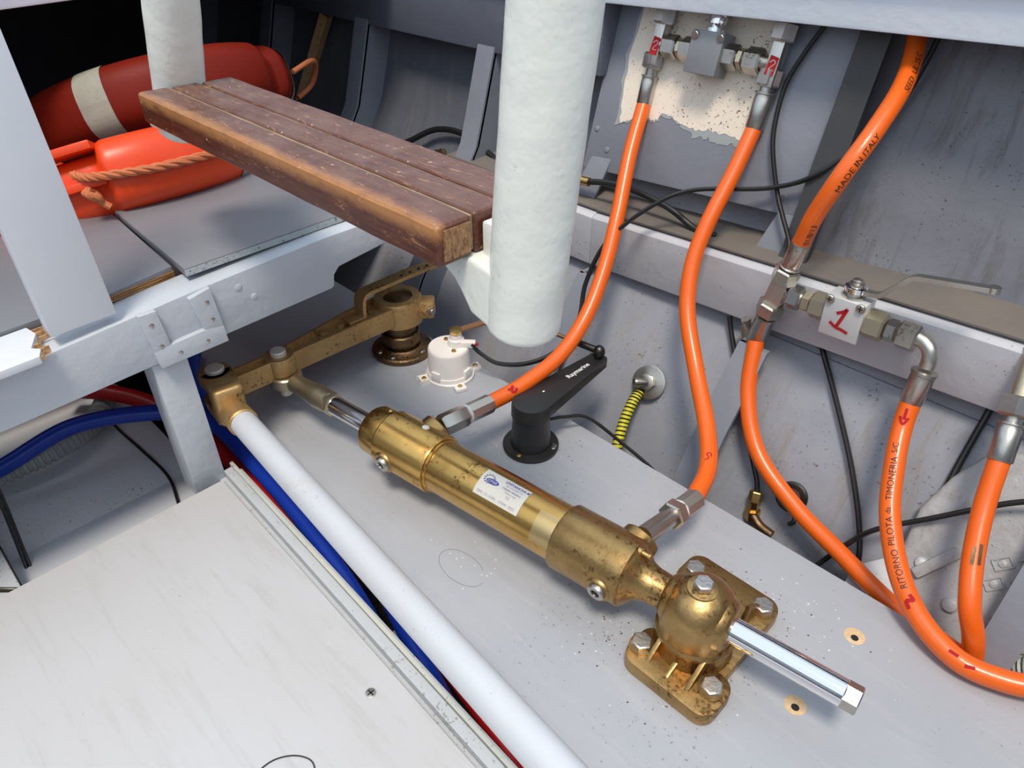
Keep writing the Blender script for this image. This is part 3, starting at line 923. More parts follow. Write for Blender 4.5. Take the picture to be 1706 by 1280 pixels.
# sticker wrapped on the barrel
def on_cyl(sa, anga, lift=0.0004, r=0.0295):
    """x runs towards the shaft end, y runs up over the barrel (from the near side)"""
    def f(x, y):
        s = sa - x
        a = anga + y / r
        nn = -AN * math.cos(a) + V((0, 0, 1)) * math.sin(a)
        return ap(s) + nn * (r + lift)
    return f
SA = 0.3815; ANG = math.radians(38)
LW, LH = 0.0560, 0.0300
bm = bmesh.new()
bmesh.ops.create_grid(bm, x_segments=14, y_segments=12, size=0.5)
for v in bm.verts:
    v.co = V((LW * (v.co.x + 0.5), LH * (v.co.y + 0.5), 0))
stk = link('sticker', mapped(bm, on_cyl(SA, ANG, 0.0003)), M['sticker'], cyl, label='white maker sticker printed in blue')
def stick_text(s, size, x, y, mat, bold=0.0):
    b = text_mesh(s, size, bold)
    b = fine(b, 1)
    for v in b.verts:
        v.co.x += x; v.co.y += y
    link('printed_text', mapped(b, on_cyl(SA, ANG, 0.0006)), mat, stk, smooth=False)
stick_text('CIVITANOVA M.', 0.0042, 0.0262, 0.0245, M['ink'], 0.00008)
stick_text('TEL 0733/801710', 0.0030, 0.0285, 0.0210, M['ink2'])
stick_text('Cilindro idraulico', 0.0032, 0.0272, 0.0175, M['ink'])
stick_text('Made in Italy', 0.0028, 0.0320, 0.0143, M['ink2'])
stick_text('CE', 0.0040, 0.0360, 0.0098, M['ink2'])
stick_text('TIPO  CL 3/285   CMAR  2022', 0.0038, 0.0030, 0.0030, M['ink2'])
bm = bmesh.new()
for k in range(12):      # cog-like emblem
    a = 2 * math.pi * k / 12
    x, y = 0.0095 + 0.0055 * math.cos(a), 0.0200 + 0.0048 * math.sin(a)
    t = stroke([(x - 0.0008, y - 0.0005), (x + 0.0008, y + 0.0006)], 0.0012)
    bm = join(bm, t)
link('emblem', mapped(bm, on_cyl(SA, ANG, 0.0006)), M['ink'], stk, smooth=False)
bm = bmesh.new()
vs = [bm.verts.new((0.0145 + 0.0078 * math.cos(2 * math.pi * k / 28), 0.0185 + 0.0030 * math.sin(2 * math.pi * k / 28), 0)) for k in range(28)]
bm.faces.new(vs)
fine(bm, 1)
link('emblem', mapped(bm, on_cyl(SA, ANG, 0.0005)), M['ink'], stk, smooth=False)
stick_text('CMAR', 0.0042, 0.0085, 0.0170, M['sticker'])
for v in ():
    pass

bm = bmesh.new()
bmesh.ops.create_grid(bm, x_segments=8, y_segments=14, size=0.5)
for v in bm.verts:
    v.co = V((0.022 * (v.co.x + 0.5), 0.034 * (v.co.y + 0.5), 0))
link('clear_tape', mapped(bm, on_cyl(0.306, math.radians(8), 0.0002)), M['tape'], cyl)
# neck + ball in the pedestal
link('neck', lathe(A0, AD, [(0.148, 0.0170), (0.172, 0.0165), (0.185, 0.0172), (0.193, 0.0195), (0.199, 0.0245), (0.2035, 0.0305), (0.2065, 0.0325)], 64), M['bronze'], cyl)

# rod end
bz = ap(0.715)
bm = lathe(A0, AD, [(0.628, 0.0118), (0.630, 0.0138), (0.648, 0.0150), (0.652, 0.0150), (0.668, 0.0128), (0.685, 0.0120), (0.697, 0.012)], 32)
rod_end = link('rod_end', bm, M['yellowzinc'], cyl, label='zinc-plated swivel rod end under the tiller')
link('lock_nut', hexnut(ap(0.622), AD, 0.010, 0.0155), M['yellowzinc'], rod_end)
bm = lathe(bz + V((0, 0, -0.0085)), (0, 0, 1), [(0, 0.0125), (0, 0.0185), (0.002, 0.0205), (0.015, 0.0205), (0.017, 0.0185), (0.017, 0.0125), (0, 0.0125)], 40, cap=False)
link('eye', bm, M['yellowzinc'], rod_end)
link('swivel_ball', lathe(bz + V((0, 0, -0.011)), (0, 0, 1), [(0, 0.008), (0.004, 0.0112), (0.011, 0.0128), (0.018, 0.0112), (0.022, 0.008)], 32), M['chrome'], rod_end)

# ================================================================== PEDESTAL (bearing bracket)
PC = ap(0.1385)
ped = thing('pedestal_bracket', 'cast bronze pedestal bracket bolted to the board around the chrome rod', 'bracket', (PC.x, PC.y, 0))
# dome: vertical capsule body, horizontal capsule along the rod for the arched bearing
bm = lathe((PC.x, PC.y, 0), (0, 0, 1), [(0.0, 0.0405), (0.012, 0.0375), (0.024, 0.0345), (0.034, 0.0335), (0.046, 0.0345), (0.060, 0.0342), (0.070, 0.0315), (0.079, 0.0265), (0.086, 0.0195), (0.0905, 0.011), (0.092, 0.003)], 64)
for v in bm.verts:
    q = v.co - V((PC.x, PC.y, 0))
    v.co = V((PC.x, PC.y, 0)) + V((q.x * 0.97, q.y * 1.02, q.z))
link('dome', bm, M['bronze'], ped, angle=60)
bm = lathe(PC - AD * 0.0305, AD, [(0.0, 0.0125), (0, 0.0205), (0.0025, 0.0235), (0.012, 0.0265), (0.045, 0.0265), (0.0585, 0.0225), (0.0625, 0.0190), (0.0625, 0.0125)], 64, cap=False)
link('bearing_barrel', bm, M['bronze'], ped, angle=50)
link('bearing_liner', lathe(PC - AD * 0.0302, AD, [(0, 0.0119), (0, 0.0165), (0.004, 0.0165)], 40, cap=False), M['olddull'], ped)
# collar line around the dome
link('collar', lathe((PC.x, PC.y, 0.031), (0, 0, 1), [(0, 0.0345), (0.002, 0.0362), (0.005, 0.0362), (0.008, 0.034)], 64), M['bronze'], ped)
def foot(y0, y1, sgn):
    x0, x1 = (-0.208, -0.116) if sgn < 0 else (-0.226, -0.128)
    # rounded rectangle
    pts = []
    r = 0.014
    for cx, cy, a0 in ((x1 - r, y1 - r, 0), (x0 + r, y1 - r, 90), (x0 + r, y0 + r, 180), (x1 - r, y0 + r, 270)):
        for k in range(6):
            a = math.radians(a0 + 90 * k / 5)
            pts.append((cx + r * math.cos(a), cy + r * math.sin(a), 0.0))
    return prism(pts, (0, 0, 0.0165), 0.0022)
link('foot', foot(0.3445, 0.392, -1), M['bronze'], ped)
link('foot', foot(0.450, 0.496, 1), M['bronze'], ped)
link('base_web', prism([(-0.196, 0.385, 0), (-0.128, 0.385, 0), (-0.128, 0.456, 0), (-0.196, 0.456, 0)], (0, 0, 0.014), 0.002), M['bronze'], ped)
for xs, y0, y1 in ((-0.186, 0.352, 0.39), (-0.145, 0.352, 0.39), (-0.186, 0.488, 0.45), (-0.145, 0.488, 0.45), (-0.165, 0.349, 0.385)):
    h = 0.044 if xs != -0.165 else 0.03
    bm = prism([(xs - 0.0022, y0, 0.014), (xs - 0.0022, y1, h), (xs - 0.0022, y1 + (0.01 if y1 > y0 else -0.01), 0.014)], (0.0044, 0, 0), 0.001)
    link('rib', bm, M['bronze'], ped)
for (x, y) in ((-0.199, 0.365), (-0.130, 0.372), (-0.141, 0.478), (-0.212, 0.471)):
    bm = hexnut((x, y, 0.0165), (0, 0, 1), 0.0085, 0.0098, None, 0.35)
    link('hex_bolt', bm, M['bolt'], ped)
    link('washer', lathe((x, y, 0.0155), (0, 0, 1), [(0, 0.0112), (0.0018, 0.0112)], 24), M['bronze'], ped)
tb = V((PC.x - 0.001, PC.y - 0.002, 0.089))
link('washer', lathe(tb, (0, 0, 1), [(-0.004, 0.014), (0.0015, 0.0135), (0.002, 0.012)], 32), M['bronze'], ped)
link('hex_bolt', hexnut(tb + V((0, 0, 0.002)), (0, 0, 1), 0.0075, 0.0088, None, 0.2), M['bolt'], ped)

# ================================================================== TILLER ARM
til = thing('tiller_arm', 'bronze tiller arm clamped on the rudder stock', 'tiller', (-0.758, 0.53, 0.0))
HX, HY = -0.760, 0.530
P1 = V((-0.751, 0.2535, 0)); P2 = V((-0.748, 0.3335, 0))
ztop = 0.090
def arm_outline(shrink=0.0):
    w0, w1, w2 = 0.0105 - shrink, 0.0110 - shrink, 0.0250 - shrink
    L = [(-0.751, 0.245, w0), (P2.x - 0.001, 0.335, w1), (-0.752, 0.37, 0.0135 - shrink), (-0.757, 0.44, 0.0200 - shrink), (HX, 0.505, w2)]
    return [(x + w, y) for x, y, w in L] + [(x - w, y) for x, y, w in reversed(L)]
link('arm_web', prism([(x, y, 0.061) for x, y in arm_outline()], (0, 0, 0.023), 0.002), M['tiller'], til)
oo, ii = arm_outline(), arm_outline(0.0045)
for side in (0, 1):
    n = len(oo) // 2
    rng = range(n) if side == 0 else range(n, 2 * n)
    a = [oo[i] for i in rng]; b = [ii[i] for i in rng]
    pts = [(x, y, 0.082) for x, y in a] + [(x, y, 0.082) for x, y in reversed(b)]
    link('arm_flange', prism(pts, (0, 0, ztop - 0.082), 0.0008), M['tiller'], til)
link('pin_boss', lathe((P2.x, P2.y, 0.066), (0, 0, 1), [(0, 0.0185), (0.002, 0.0195), (0.022, 0.0195), (0.0242, 0.018)], 40), M['tiller'], til)
link('pivot_pin', lathe((P2.x, P2.y, 0.030), (0, 0, 1), [(0, 0.0075), (0.060, 0.0075), (0.060, 0.0098), (0.0655, 0.0098), (0.0668, 0.0088)], 32), M['pin'], til)
link('hub', lathe((HX, HY, 0.052), (0, 0, 1), [(0, 0.0300), (0.003, 0.0345), (0.036, 0.0345), (0.040, 0.0325), (0.0405, 0.0215), (0.034, 0.0205), (0.033, 0.001)], 56, cap=False), M['tiller'], til)
link('stock_top', lathe((HX, HY, 0.07), (0, 0, 1), [(0, 0.0205), (0.0185, 0.0205), (0.0195, 0.0190)], 40), M['olddull'], til)
link('clamp_lug', obox((HX + 0.026, HY + 0.026, 0.074), (1, 1, 0), (0, 1, 0), (0, 0, 1), 0.030, 0.026, 0.026, 0.004), M['tiller'], til)
ln = V((0.6, 0.8, 0)).normalized(); lp = V((HX + 0.033, HY + 0.024, 0.076))
ld = V((0.8, -0.05, 0.0)).normalized()
link('clamp_nut', hexnut(lp, ld, 0.010, 0.0105), M['tiller'], til)
link('clamp_bolt', lathe(lp, ld, [(0, 0.005), (0.016, 0.005), (0.0175, 0.0042)], 20), M['steel'], til)
for y in (0.405, 0.432):
    link('small_bolt', hexnut((-0.757, y, 0.084), (0, 0, 1), 0.005, 0.0058, None, y * 40), M['tiller'], til)
# stock, stuffing box and flange under the hub
link('rudder_stock', lathe((HX, HY, 0.0), (0, 0, 1), [(0, 0.0255), (0.010, 0.0255), (0.012, 0.0225), (0.052, 0.0225)], 40), M['olddull'], til)
link('gland_nut', lathe((HX, HY, 0.018), (0, 0, 1), [(0, 0.0265), (0.002, 0.0285), (0.016, 0.0285), (0.018, 0.0265)], 12), M['olddull'], til)
fl = link('flange', lathe((HX, HY, 0.0), (0, 0, 1), [(0, 0.0430), (0.002, 0.0445), (0.007, 0.0445), (0.009, 0.0425), (0.010, 0.032), (0.013, 0.028)], 56), M['olddull'], til)
for a in (-60, 15, 110, 190, 260):
    x, y = HX + 0.0365 * math.cos(math.radians(a)), HY + 0.0365 * math.sin(math.radians(a))
    link('flange_bolt', rivetdome((x, y, 0.009), (0, 0, 1), 0.003, 0.0042), M['steel'], fl)
# bent strap lever on top
def strap(pts, w, th, side):
    bm = bmesh.new()
    P = catmull(pts, 6)
    rows = []
    side = V(side)
    for i, p in enumerate(P):
        t = (P[min(i + 1, len(P) - 1)] - P[max(i - 1, 0)]).normalized()
        s = (side - t * side.dot(t)).normalized()
        nn = t.cross(s)
        rows.append([bm.verts.new(p + s * w / 2 * a + nn * th / 2 * b) for a, b in ((1, 1), (-1, 1), (-1, -1), (1, -1))])
    for i in range(len(P) - 1):
        for k in range(4):
            bm.faces.new((rows[i][k], rows[i][(k + 1) % 4], rows[i + 1][(k + 1) % 4], rows[i + 1][k]))
    bm.faces.new(rows[0]); bm.faces.new(list(reversed(rows[-1])))
    return bm
sl = link('strap_lever', strap([(-0.752, 0.462, 0.090), (-0.752, 0.4635, 0.112), (-0.751, 0.467, 0.121), (-0.750, 0.475, 0.1245), (-0.748, 0.50, 0.1260), (-0.742, 0.55, 0.130), (-0.730, 0.62, 0.134), (-0.722, 0.66, 0.136)], 0.019, 0.005, (1, 0.05, 0)), M['tiller'], til, angle=30, label='bent bronze strap standing over the hub')
link('strap_foot', box(-0.762, -0.742, 0.438, 0.4645, 0.0895, 0.0935, 0.001), M['tiller'], sl)
for i in range(5):
    link('strap_hole', lathe((-0.7445 + 0.002 * i + 0.002, 0.528 + 0.0135 * i, 0.1308 + 0.0010 * i), (0, 0, 1), [(0, 0.0022), (0.0006, 0.0022)], 12), M['dark'], sl)

# clevis + white draw tube
dt = thing('drag_link', 'white painted steel tube with a bronze fork end on the tiller', 'link rod', (-0.667, 0.241, 0.088))
T0, T1 = V((-0.676, 0.2425, 0.0745)), V((-0.065, 0.180, 0.126))
TD = (T1 - T0).normalized()
link('tube', lathe(T0, TD, [(0, 0.0145), (0.001, 0.0150)] + [(0.002 + 0.66 * k / 12, 0.0150) for k in range(13)], 48), M['tube'], dt)
link('socket', lathe(T0 - TD * 0.032, TD, [(0, 0.0150), (0.003, 0.0165), (0.028, 0.0172), (0.034, 0.0172), (0.036, 0.0155)], 40), M['tiller'], dt)
# fork: a lump bridging from the socket up around the arm end
bm = lathe((P1.x, P1.y, 0.051), (0, 0, 1), [(0, 0.0175), (0.003, 0.0200), (0.014, 0.0205), (0.0145, 0.0205)], 40)
bm2 = lathe((P1.x, P1.y, 0.0915), (0, 0, 1), [(0, 0.0205), (0.008, 0.0205), (0.0115, 0.0185), (0.012, 0.017)], 40)
link('fork_cheek', bm, M['tiller'], dt)
link('fork_cheek', bm2, M['tiller'], dt)
d0 = V((P1.x, P1.y, 0)); d1 = T0 - TD * 0.026
hd = V((d1.x - d0.x, d1.y - d0.y, 0))
nh = V((-hd.y, hd.x, 0)).normalized() * 0.0195
for z0, z1 in ((0.051, 0.0655), (0.0915, 0.1035)):
    link('fork_cheek', prism([d0 + nh + V((0, 0, z0)), d0 - nh + V((0, 0, z0)), d0 + hd * 0.72 - nh * 0.9 + V((0, 0, z0)), d0 + hd * 0.72 + nh * 0.9 + V((0, 0, z0))], (0, 0, z1 - z0), 0.002), M['tiller'], dt)
mid0 = d0 + hd * 0.45
bm = prism([mid0 + nh * 0.97 + V((0, 0, 0.052)), mid0 - nh * 0.97 + V((0, 0, 0.052)), d0 + hd * 1.0 - nh * 0.85 + V((0, 0, 0.056)), d0 + hd * 1.0 + nh * 0.85 + V((0, 0, 0.056))], (0, 0, 0.050), 0.006, seg=3)
link('fork_body', bm, M['tiller'], dt, angle=50)
link('pivot_pin', lathe((P1.x, P1.y, 0.045), (0, 0, 1), [(0, 0.008), (0.058, 0.008), (0.058, 0.0112), (0.0618, 0.0112), (0.063, 0.0100)], 36), M['pin'], dt)

# ================================================================== SENSORS
ws = thing('round_rudder_sensor', 'white plastic rudder angle sensor beside the bronze flange', 'sensor', (-0.661, 0.537, 0))
wx, wy = -0.661, 0.537
link('sensor_base', lathe((wx, wy, 0), (0, 0, 1), [(0, 0.0340), (0.005, 0.0345), (0.0065, 0.0325), (0.012, 0.0315), (0.0125, 0.030)], 56), M['white_plastic'], ws)
link('sensor_body', lathe((wx, wy, 0.006), (0, 0, 1), [(0, 0.0302), (0.040, 0.0288), (0.0425, 0.0282), (0.044, 0.0268)], 56), M['white_plastic'], ws)
for a in (-110, -20, 70, 160):
    ca, sa = math.cos(math.radians(a)), math.sin(math.radians(a))
    c = V((wx + 0.0365 * ca, wy + 0.0365 * sa, 0.003))
    e = link('mounting_ear', obox(c, (ca, sa, 0), (-sa, ca, 0), (0, 0, 1), 0.018, 0.016, 0.006, 0.0015), M['white_plastic'], ws)
    link('ear_screw', rivetdome(c + V((ca * 0.002, sa * 0.002, 0.003)), (0, 0, 1), 0.0022, 0.0032), M['smallbrass'], e)
    if a in (-110, -20):
        link('clip', obox((wx + 0.0310 * math.cos(math.radians(a + 32)), wy + 0.0310 * math.sin(math.radians(a + 32)), 0.016), (math.cos(math.radians(a + 32)), math.sin(math.radians(a + 32)), 0), (0, 1, 0), (0, 0, 1), 0.004, 0.014, 0.012, 0.001), M['white_plastic'], ws)
tx, ty = wx + 0.0045, wy + 0.0105
tw = link('shaft_tower', lathe((tx, ty, 0.049), (0, 0, 1), [(0, 0.0125), (0.010, 0.0112), (0.012, 0.009), (0.018, 0.008)], 32), M['white_plastic'], ws)
link('spindle', lathe((tx, ty, 0.06), (0, 0, 1), [(0, 0.0045), (0.012, 0.0045), (0.013, 0.004)], 16), M['smallbrass'], ws)
link('cable_entry', obox((wx + 0.020, wy + 0.018, 0.054), (1, 0.9, 0), (0, 1, 0), (0, 0, 1), 0.022, 0.010, 0.009, 0.002), M['white_plastic'], ws)
link('red_plug', lathe((wx + 0.026, wy + 0.020, 0.055), (0.9, 0.6, 0.1), [(0, 0.0022), (0.009, 0.0022)], 10), M['hose_marker'], ws)
for dx, dy in ((-0.014, 0.008), (0.016, -0.004), (0.004, 0.024)):
    link('brass_screw', rivetdome((wx + dx, wy + dy, 0.0495), (0, 0, 1), 0.0035, 0.0034), M['smallbrass'], ws)
link('clamp_collar', lathe((tx, ty, 0.068), (0, 0, 1), [(0, 0.0085), (0.002, 0.0095), (0.006, 0.0095), (0.0065, 0.006)], 7), M['smallbrass'], ws)
link('sensor_arm', strap([(tx, ty, 0.071), (tx + 0.02, ty + 0.035, 0.078), (tx + 0.045, ty + 0.085, 0.088)], 0.010, 0.003, (1, -0.5, 0)), M['wax'], ws, label='brown metal lever reaching behind the pole')

bs = thing('lever_rudder_sensor', 'black rudder reference sensor with a long lever arm beside the brass cylinder', 'sensor', (-0.475, 0.508, 0))
bx, by = -0.475, 0.508
base_ = link('flange', lathe((bx, by, 0), (0, 0, 1), [(0, 0.0345), (0.0045, 0.0350), (0.006, 0.0340), (0.0062, 0.027)], 64), M['plastic'], bs)
link('housing', lathe((bx, by, 0.004), (0, 0, 1), [(0, 0.0258), (0.004, 0.0250), (0.040, 0.0228), (0.042, 0.0232), (0.047, 0.0232), (0.047, 0.0245), (0.060, 0.0242), (0.0635, 0.0225), (0.0645, 0.018), (0.0648, 0.004)], 64), M['plastic'], bs)
for a, m_ in ((-75, 'smallbrass'), (30, 'steel'), (22, 'steel')):
    x, y = bx + 0.0300 * math.cos(math.radians(a)), by + 0.0300 * math.sin(math.radians(a))
    link('flange_screw', rivetdome((x, y, 0.006), (0, 0, 1), 0.0022, 0.0032), M[m_], base_)
ex, ey = bx - 0.004, by + 0.138
ad = V((ex - bx, ey - by, 0)); an = V((ad.y, -ad.x, 0)).normalized()
o_ = V((bx, by, 0)); 
pts = []
for k in range(13):
    a = math.pi * k / 12
    pts.append(o_ + an * (0.0238 * math.cos(a)) * 1.0 - ad.normalized() * 0.0238 * math.sin(a) + V((0, 0, 0.052)))
e0 = o_ + ad
pts += [e0 - an * 0.0125 - ad.normalized() * 0.006 + V((0, 0, 0.052)), e0 - an * 0.008 + V((0, 0, 0.052)), e0 + an * 0.008 + V((0, 0, 0.052)), e0 + an * 0.0125 - ad.normalized() * 0.006 + V((0, 0, 0.052))]
bm = prism(pts, (0, 0, 0.018), 0.0022)
for v in bm.verts:
    f_ = max(0, (v.co - o_).dot(ad.normalized())) / ad.length
    v.co.z += 0.006 * f_ * (1 if v.co.z < 0.06 else 0)
arm = link('lever_arm', bm, M['plastic'], bs)
t = text_mesh('Raymarine', 0.0098, 0.00012)
for v in t.verts:
    v.co.x += 0.066; v.co.y -= 0.0035
link('printed_text', mapped(t, on_plane(o_ + V((0, 0, 0.0702)), ad, (-1, 0, 0), 0.0002)), M['white_ink'], arm, smooth=False)
bm = bmesh.new(); vs = [bm.verts.new((0.024 + 0.0017 * math.cos(k * math.pi / 5), 0.002 + 0.0012 * math.sin(k * math.pi / 5), 0)) for k in range(10)]; bm.faces.new(vs)
link('white_mark', mapped(bm, on_plane(o_ + V((0, 0, 0.0702)), ad, (-1, 0, 0), 0.0002)), M['white_ink'], arm, smooth=False)
jc = V((ex + 0.001, ey - 0.009, 0.0795))
link('ball_joint', lathe(jc - V((0, 0, 0.0095)), (0, 0, 1), [(0, 0.0045), (0.002, 0.0062), (0.0035, 0.0072), (0.008, 0.0080), (0.013, 0.0070), (0.0165, 0.0040), (0.0175, 0.001)], 24), M['darksteel'], bs)
rd = (V((-0.640, 0.594, 0.096)) - jc).normalized()
link('joint_shank', lathe(jc, rd, [(0.004, 0.0046), (0.030, 0.0046), (0.032, 0.0042)], 20), M['darksteel'], bs)
link('linkage_rod', lathe(jc, rd, [(0.03, 0.0026), (0.150, 0.0026)], 14), M['olddull'], bs, label='thin dark rod to the ball joint')

# ================================================================== HYDRAULIC HOSES
HR = 0.0098
def hose(label, pts, head=None, tail=None, r=HR, loc=None, group=None):
    """head/tail: lists of fitting pieces built on the straight end sections"""
    path = catmull(pts, 12)
    h = thing('hydraulic_hose', label, 'hose', loc or pts[0], group)
    link('hose_tube', sweep(path, r, 24), M['orange'], h)
    return h, path

def ferrule(parent, p, d, L=0.045, r=0.0118, rb=0.0085, nut=0.012, nutr=0.0145, neck=0.006, mat='steel', ridge=True, name='ferrule', dirty=False):
    """crimped ferrule starting at p along d, then neck and swivel nut"""
    d = V(d).normalized(); p = V(p)
    prof = [(0, r * 0.93), (0.0015, r), (L * 0.80, r), (L * 0.82, r * 0.97), (L * 0.92, r * 0.97), (L * 0.94, r * 1.10), (L * 0.985, r * 1.10), (L, r * 0.9)]
    link(name, lathe(p, d, prof, 28), M[mat], parent)
    if neck:
        link('stem', lathe(p + d * (L - 0.001), d, [(0, rb), (neck + 0.002, rb)], 24), M[mat], parent)
    if nut:
        link('swivel_nut', hexnut(p + d * (L + neck), d, nut, nutr, None, 0.3), M[mat], parent)
    return p + d * (L + neck + nut)

# hose A: upper valve left branch -> front port of the cylinder
ptsA = [(-0.586, 0.834, 0.331), (-0.566, 0.785, 0.278), (-0.540, 0.735, 0.218), (-0.520, 0.689, 0.164), (-0.506, 0.640, 0.118), (-0.500, 0.585, 0.087), (-0.504, 0.521, 0.071), (-0.511, 0.470, 0.066)]
hA, pathA = hose('orange hydraulic hose from the upper valve to the rod end of the cylinder', ptsA)
eA = V(ptsA[-1]); portA = ap(0.487) + dA * 0.0385
dd = (portA - eA).normalized()
LA = (portA - eA).length
link('ferrule', lathe(eA - dd * 0.004, dd, [(0, 0.0108), (0.001, 0.0118), (0.034, 0.0118), (0.035, 0.0105)], 8), M['zinc'], hA)
link('white_tape', lathe(eA + dd * 0.030, dd, [(0, 0.0102), (0.001, 0.0122), (0.003, 0.0122), (0.004, 0.0102)], 24), M['putty'], hA)
link('swivel_nut', hexnut(eA + dd * 0.034, dd, max(0.008, LA - 0.036), 0.0135, None, 0.4), M['steel'], hA)
# upper end of A
dirA = (V(ptsA[0]) - V(ptsA[1])).normalized()
endA = ferrule(hA, V(ptsA[0]) - dirA * 0.002, (0.01, 0.22, 1), 0.036, 0.0105, 0.0075, 0.019, 0.0142, 0.008)
# hose B
ptsB = [(-0.4205, 0.828, 0.336), (-0.4180, 0.792, 0.290), (-0.4170, 0.748, 0.238), (-0.411, 0.718, 0.195), (-0.391, 0.690, 0.150), (-0.347, 0.655, 0.103), (-0.299, 0.612, 0.071), (-0.267, 0.568, 0.058), (-0.252, 0.519, 0.0545)]
hB, pathB = hose('orange hydraulic hose from the upper valve to the pedestal end of the cylinder', ptsB)
eB = V(ptsB[-1]); portB = ap(0.222) + dA * 0.0365
dd = (portB - eB).normalized(); LB = (portB - eB).length
link('ferrule', lathe(eB - dd * 0.004, dd, [(0, 0.0108), (0.001, 0.0118), (0.030, 0.0118), (0.031, 0.0105)], 8), M['zinc'], hB)
link('white_tape', lathe(eB + dd * 0.027, dd, [(0, 0.0102), (0.001, 0.0122), (0.003, 0.0122), (0.004, 0.0102)], 24), M['putty'], hB)
link('swivel_nut', hexnut(eB + dd * 0.030, dd, 0.014, 0.0150, None, 0.1), M['steel'], hB)
link('port_adapter', lathe(eB + dd * 0.043, dd, [(0, 0.0095), (max(0.004, LB - 0.044), 0.0105)], 24), M['steel'], hB)
dirB = (V(ptsB[0]) - V(ptsB[1])).normalized()
endB = ferrule(hB, V(ptsB[0]) - dirB * 0.002, (0.01, 0.28, 1), 0.041, 0.0112, 0.008, 0.020, 0.0150, 0.006)
# red marks
def hose_mark(parent, path, r, s, strokes, w, flip=False, side=0.0, mat='hose_marker'):
    bm = None
    for st in strokes:
        bm = join(bm, stroke(st, w)) if bm is not None else stroke(st, w)
    return link('marker_sign', mapped(bm, on_tube(path, r, s, side, flip)), M[mat], parent, smooth=False)
def plen(path):
    return sum((path[i + 1] - path[i]).length for i in range(len(path) - 1))
hose_mark(hA, pathA, HR, plen(pathA) - 0.040, [[(0, 0.002), (0.004, 0.005), (0.008, 0.003), (0.006, -0.001), (0.002, -0.003)], [(0.003, 0), (0.012, -0.001)]], 0.0035, side=-0.2)
hose_mark(hB, pathB, HR, plen(pathB) - 0.062, [[(0.002, 0.0035), (-0.003, 0.003), (-0.002, -0.001), (0.004, 0.001), (0.007, -0.003)]], 0.0014)

# hose C (thick one from above the coaming to the tee)
ptsC = [(-0.300, 0.905, 0.52), (-0.283, 0.880, 0.452), (-0.267, 0.822, 0.412), (-0.262, 0.765, 0.380), (-0.269, 0.731, 0.342), (-0.284, 0.727, 0.296), (-0.2925, 0.731, 0.262)]
ptsC[0] = (-0.298, 0.880, 0.50)
ptsC[1] = (-0.283, 0.870, 0.446)
ptsC[2] = (-0.267, 0.822, 0.413)
hC, pathC = hose('orange hydraulic hose coming down from the hatch edge into the steel tee', ptsC, loc=ptsC[-1])
dC = (V((-0.3075, 0.735, 0.190)) - V((-0.2925, 0.731, 0.262))).normalized()
endC = ferrule(hC, ptsC[-1], dC, 0.034, 0.0105, 0.0085, 0.0, 0.0, 0.0)
# black print on C
def hose_text(parent, path, r, s, txt, size, flip, side=0.0, dy=0.0, bold=0.0, mat='black_print', name='printed_text'):
    b = fine(text_mesh(txt, size, bold), 1)
    for v in b.verts:
        v.co.y += dy
    return link(name, mapped(b, on_tube(path, r, s, side, flip)), M[mat], parent, smooth=False)
LC = plen(pathC)
hose_text(hC, pathC, HR, LC - 0.004, '01/8/13', 0.0085, True, side=-0.62, dy=-0.0035)
hose_text(hC, pathC, HR, LC - 0.070, 'MADE IN ITALY', 0.0085, True, side=-0.62, dy=-0.0035)
hose_text(hC, pathC, HR, LC - 0.185, 'SEED  UL 25/C', 0.0085, True, side=-0.62, dy=-0.0035)

# tee
tee = thing('tee_fitting', 'steel tee fitting joining the lower valve to two orange hoses', 'pipe fitting', (-0.307, 0.735, 0.18))
q0 = V(ptsC[-1]) + dC * 0.034
tq = [q0 + dC * s for s in (0, 0.018, 0.045, 0.062)]
link('upper_nut', hexnut(q0 + dC * 0.001, dC, 0.019, 0.0150, None, 0.5), M['steel'], tee)
tc_ = q0 + dC * 0.034
link('tee_body', obox(tc_, dC, (1, 0, 0), (0, -1, 0), 0.034, 0.0155, 0.0165, 0.002), M['zinc'], tee)
link('lower_nut', hexnut(q0 + dC * 0.050, dC, 0.018, 0.0160, None, 0.5), M['steel'], tee)
# valve 1
VA = V((0.94, 0.0, 0.04)).normalized()
v1c = V((-0.2245, 0.735, 0.196))
ax_ = (V((-0.158, 0.735, 0.1995)) - tc_); VA = ax_.normalized()
v1c = tc_ + VA * 0.080
val1 = thing('shutoff_valve', 'lower ball valve marked 1 with a long lever handle on the stringer', 'valve', v1c)
link('branch', lathe(tc_, VA, [(0.004, 0.0075), (0.02, 0.0075)], 24), M['steel'], tee)
link('nut', hexnut(tc_ + VA * 0.014, VA, 0.015, 0.0140, None, 0.2), M['steel'], val1)
link('nut', lathe(tc_ + VA * 0.030, VA, [(0, 0.0095), (0.002, 0.0118), (0.010, 0.0118), (0.011, 0.0095)], 6, phase=0.4), M['yellowzinc'], val1)
link('threaded_end', lathe(tc_ + VA * 0.028, VA, [(0, 0.0088), (0.030, 0.0088)], 24), M['steel'], val1)
link('nut', hexnut(tc_ + VA * 0.041, VA, 0.0180, 0.0155, None, 0.3), M['yellowzinc'], val1)
VU = (V((0, 0, 1)) - VA * VA.z).normalized()
blk = link('valve_block', obox(v1c, VA, (0, 1, 0), VU, 0.042, 0.028, 0.046, 0.0012), M['block'], val1)
fc = v1c + V((0, -0.0143, 0))
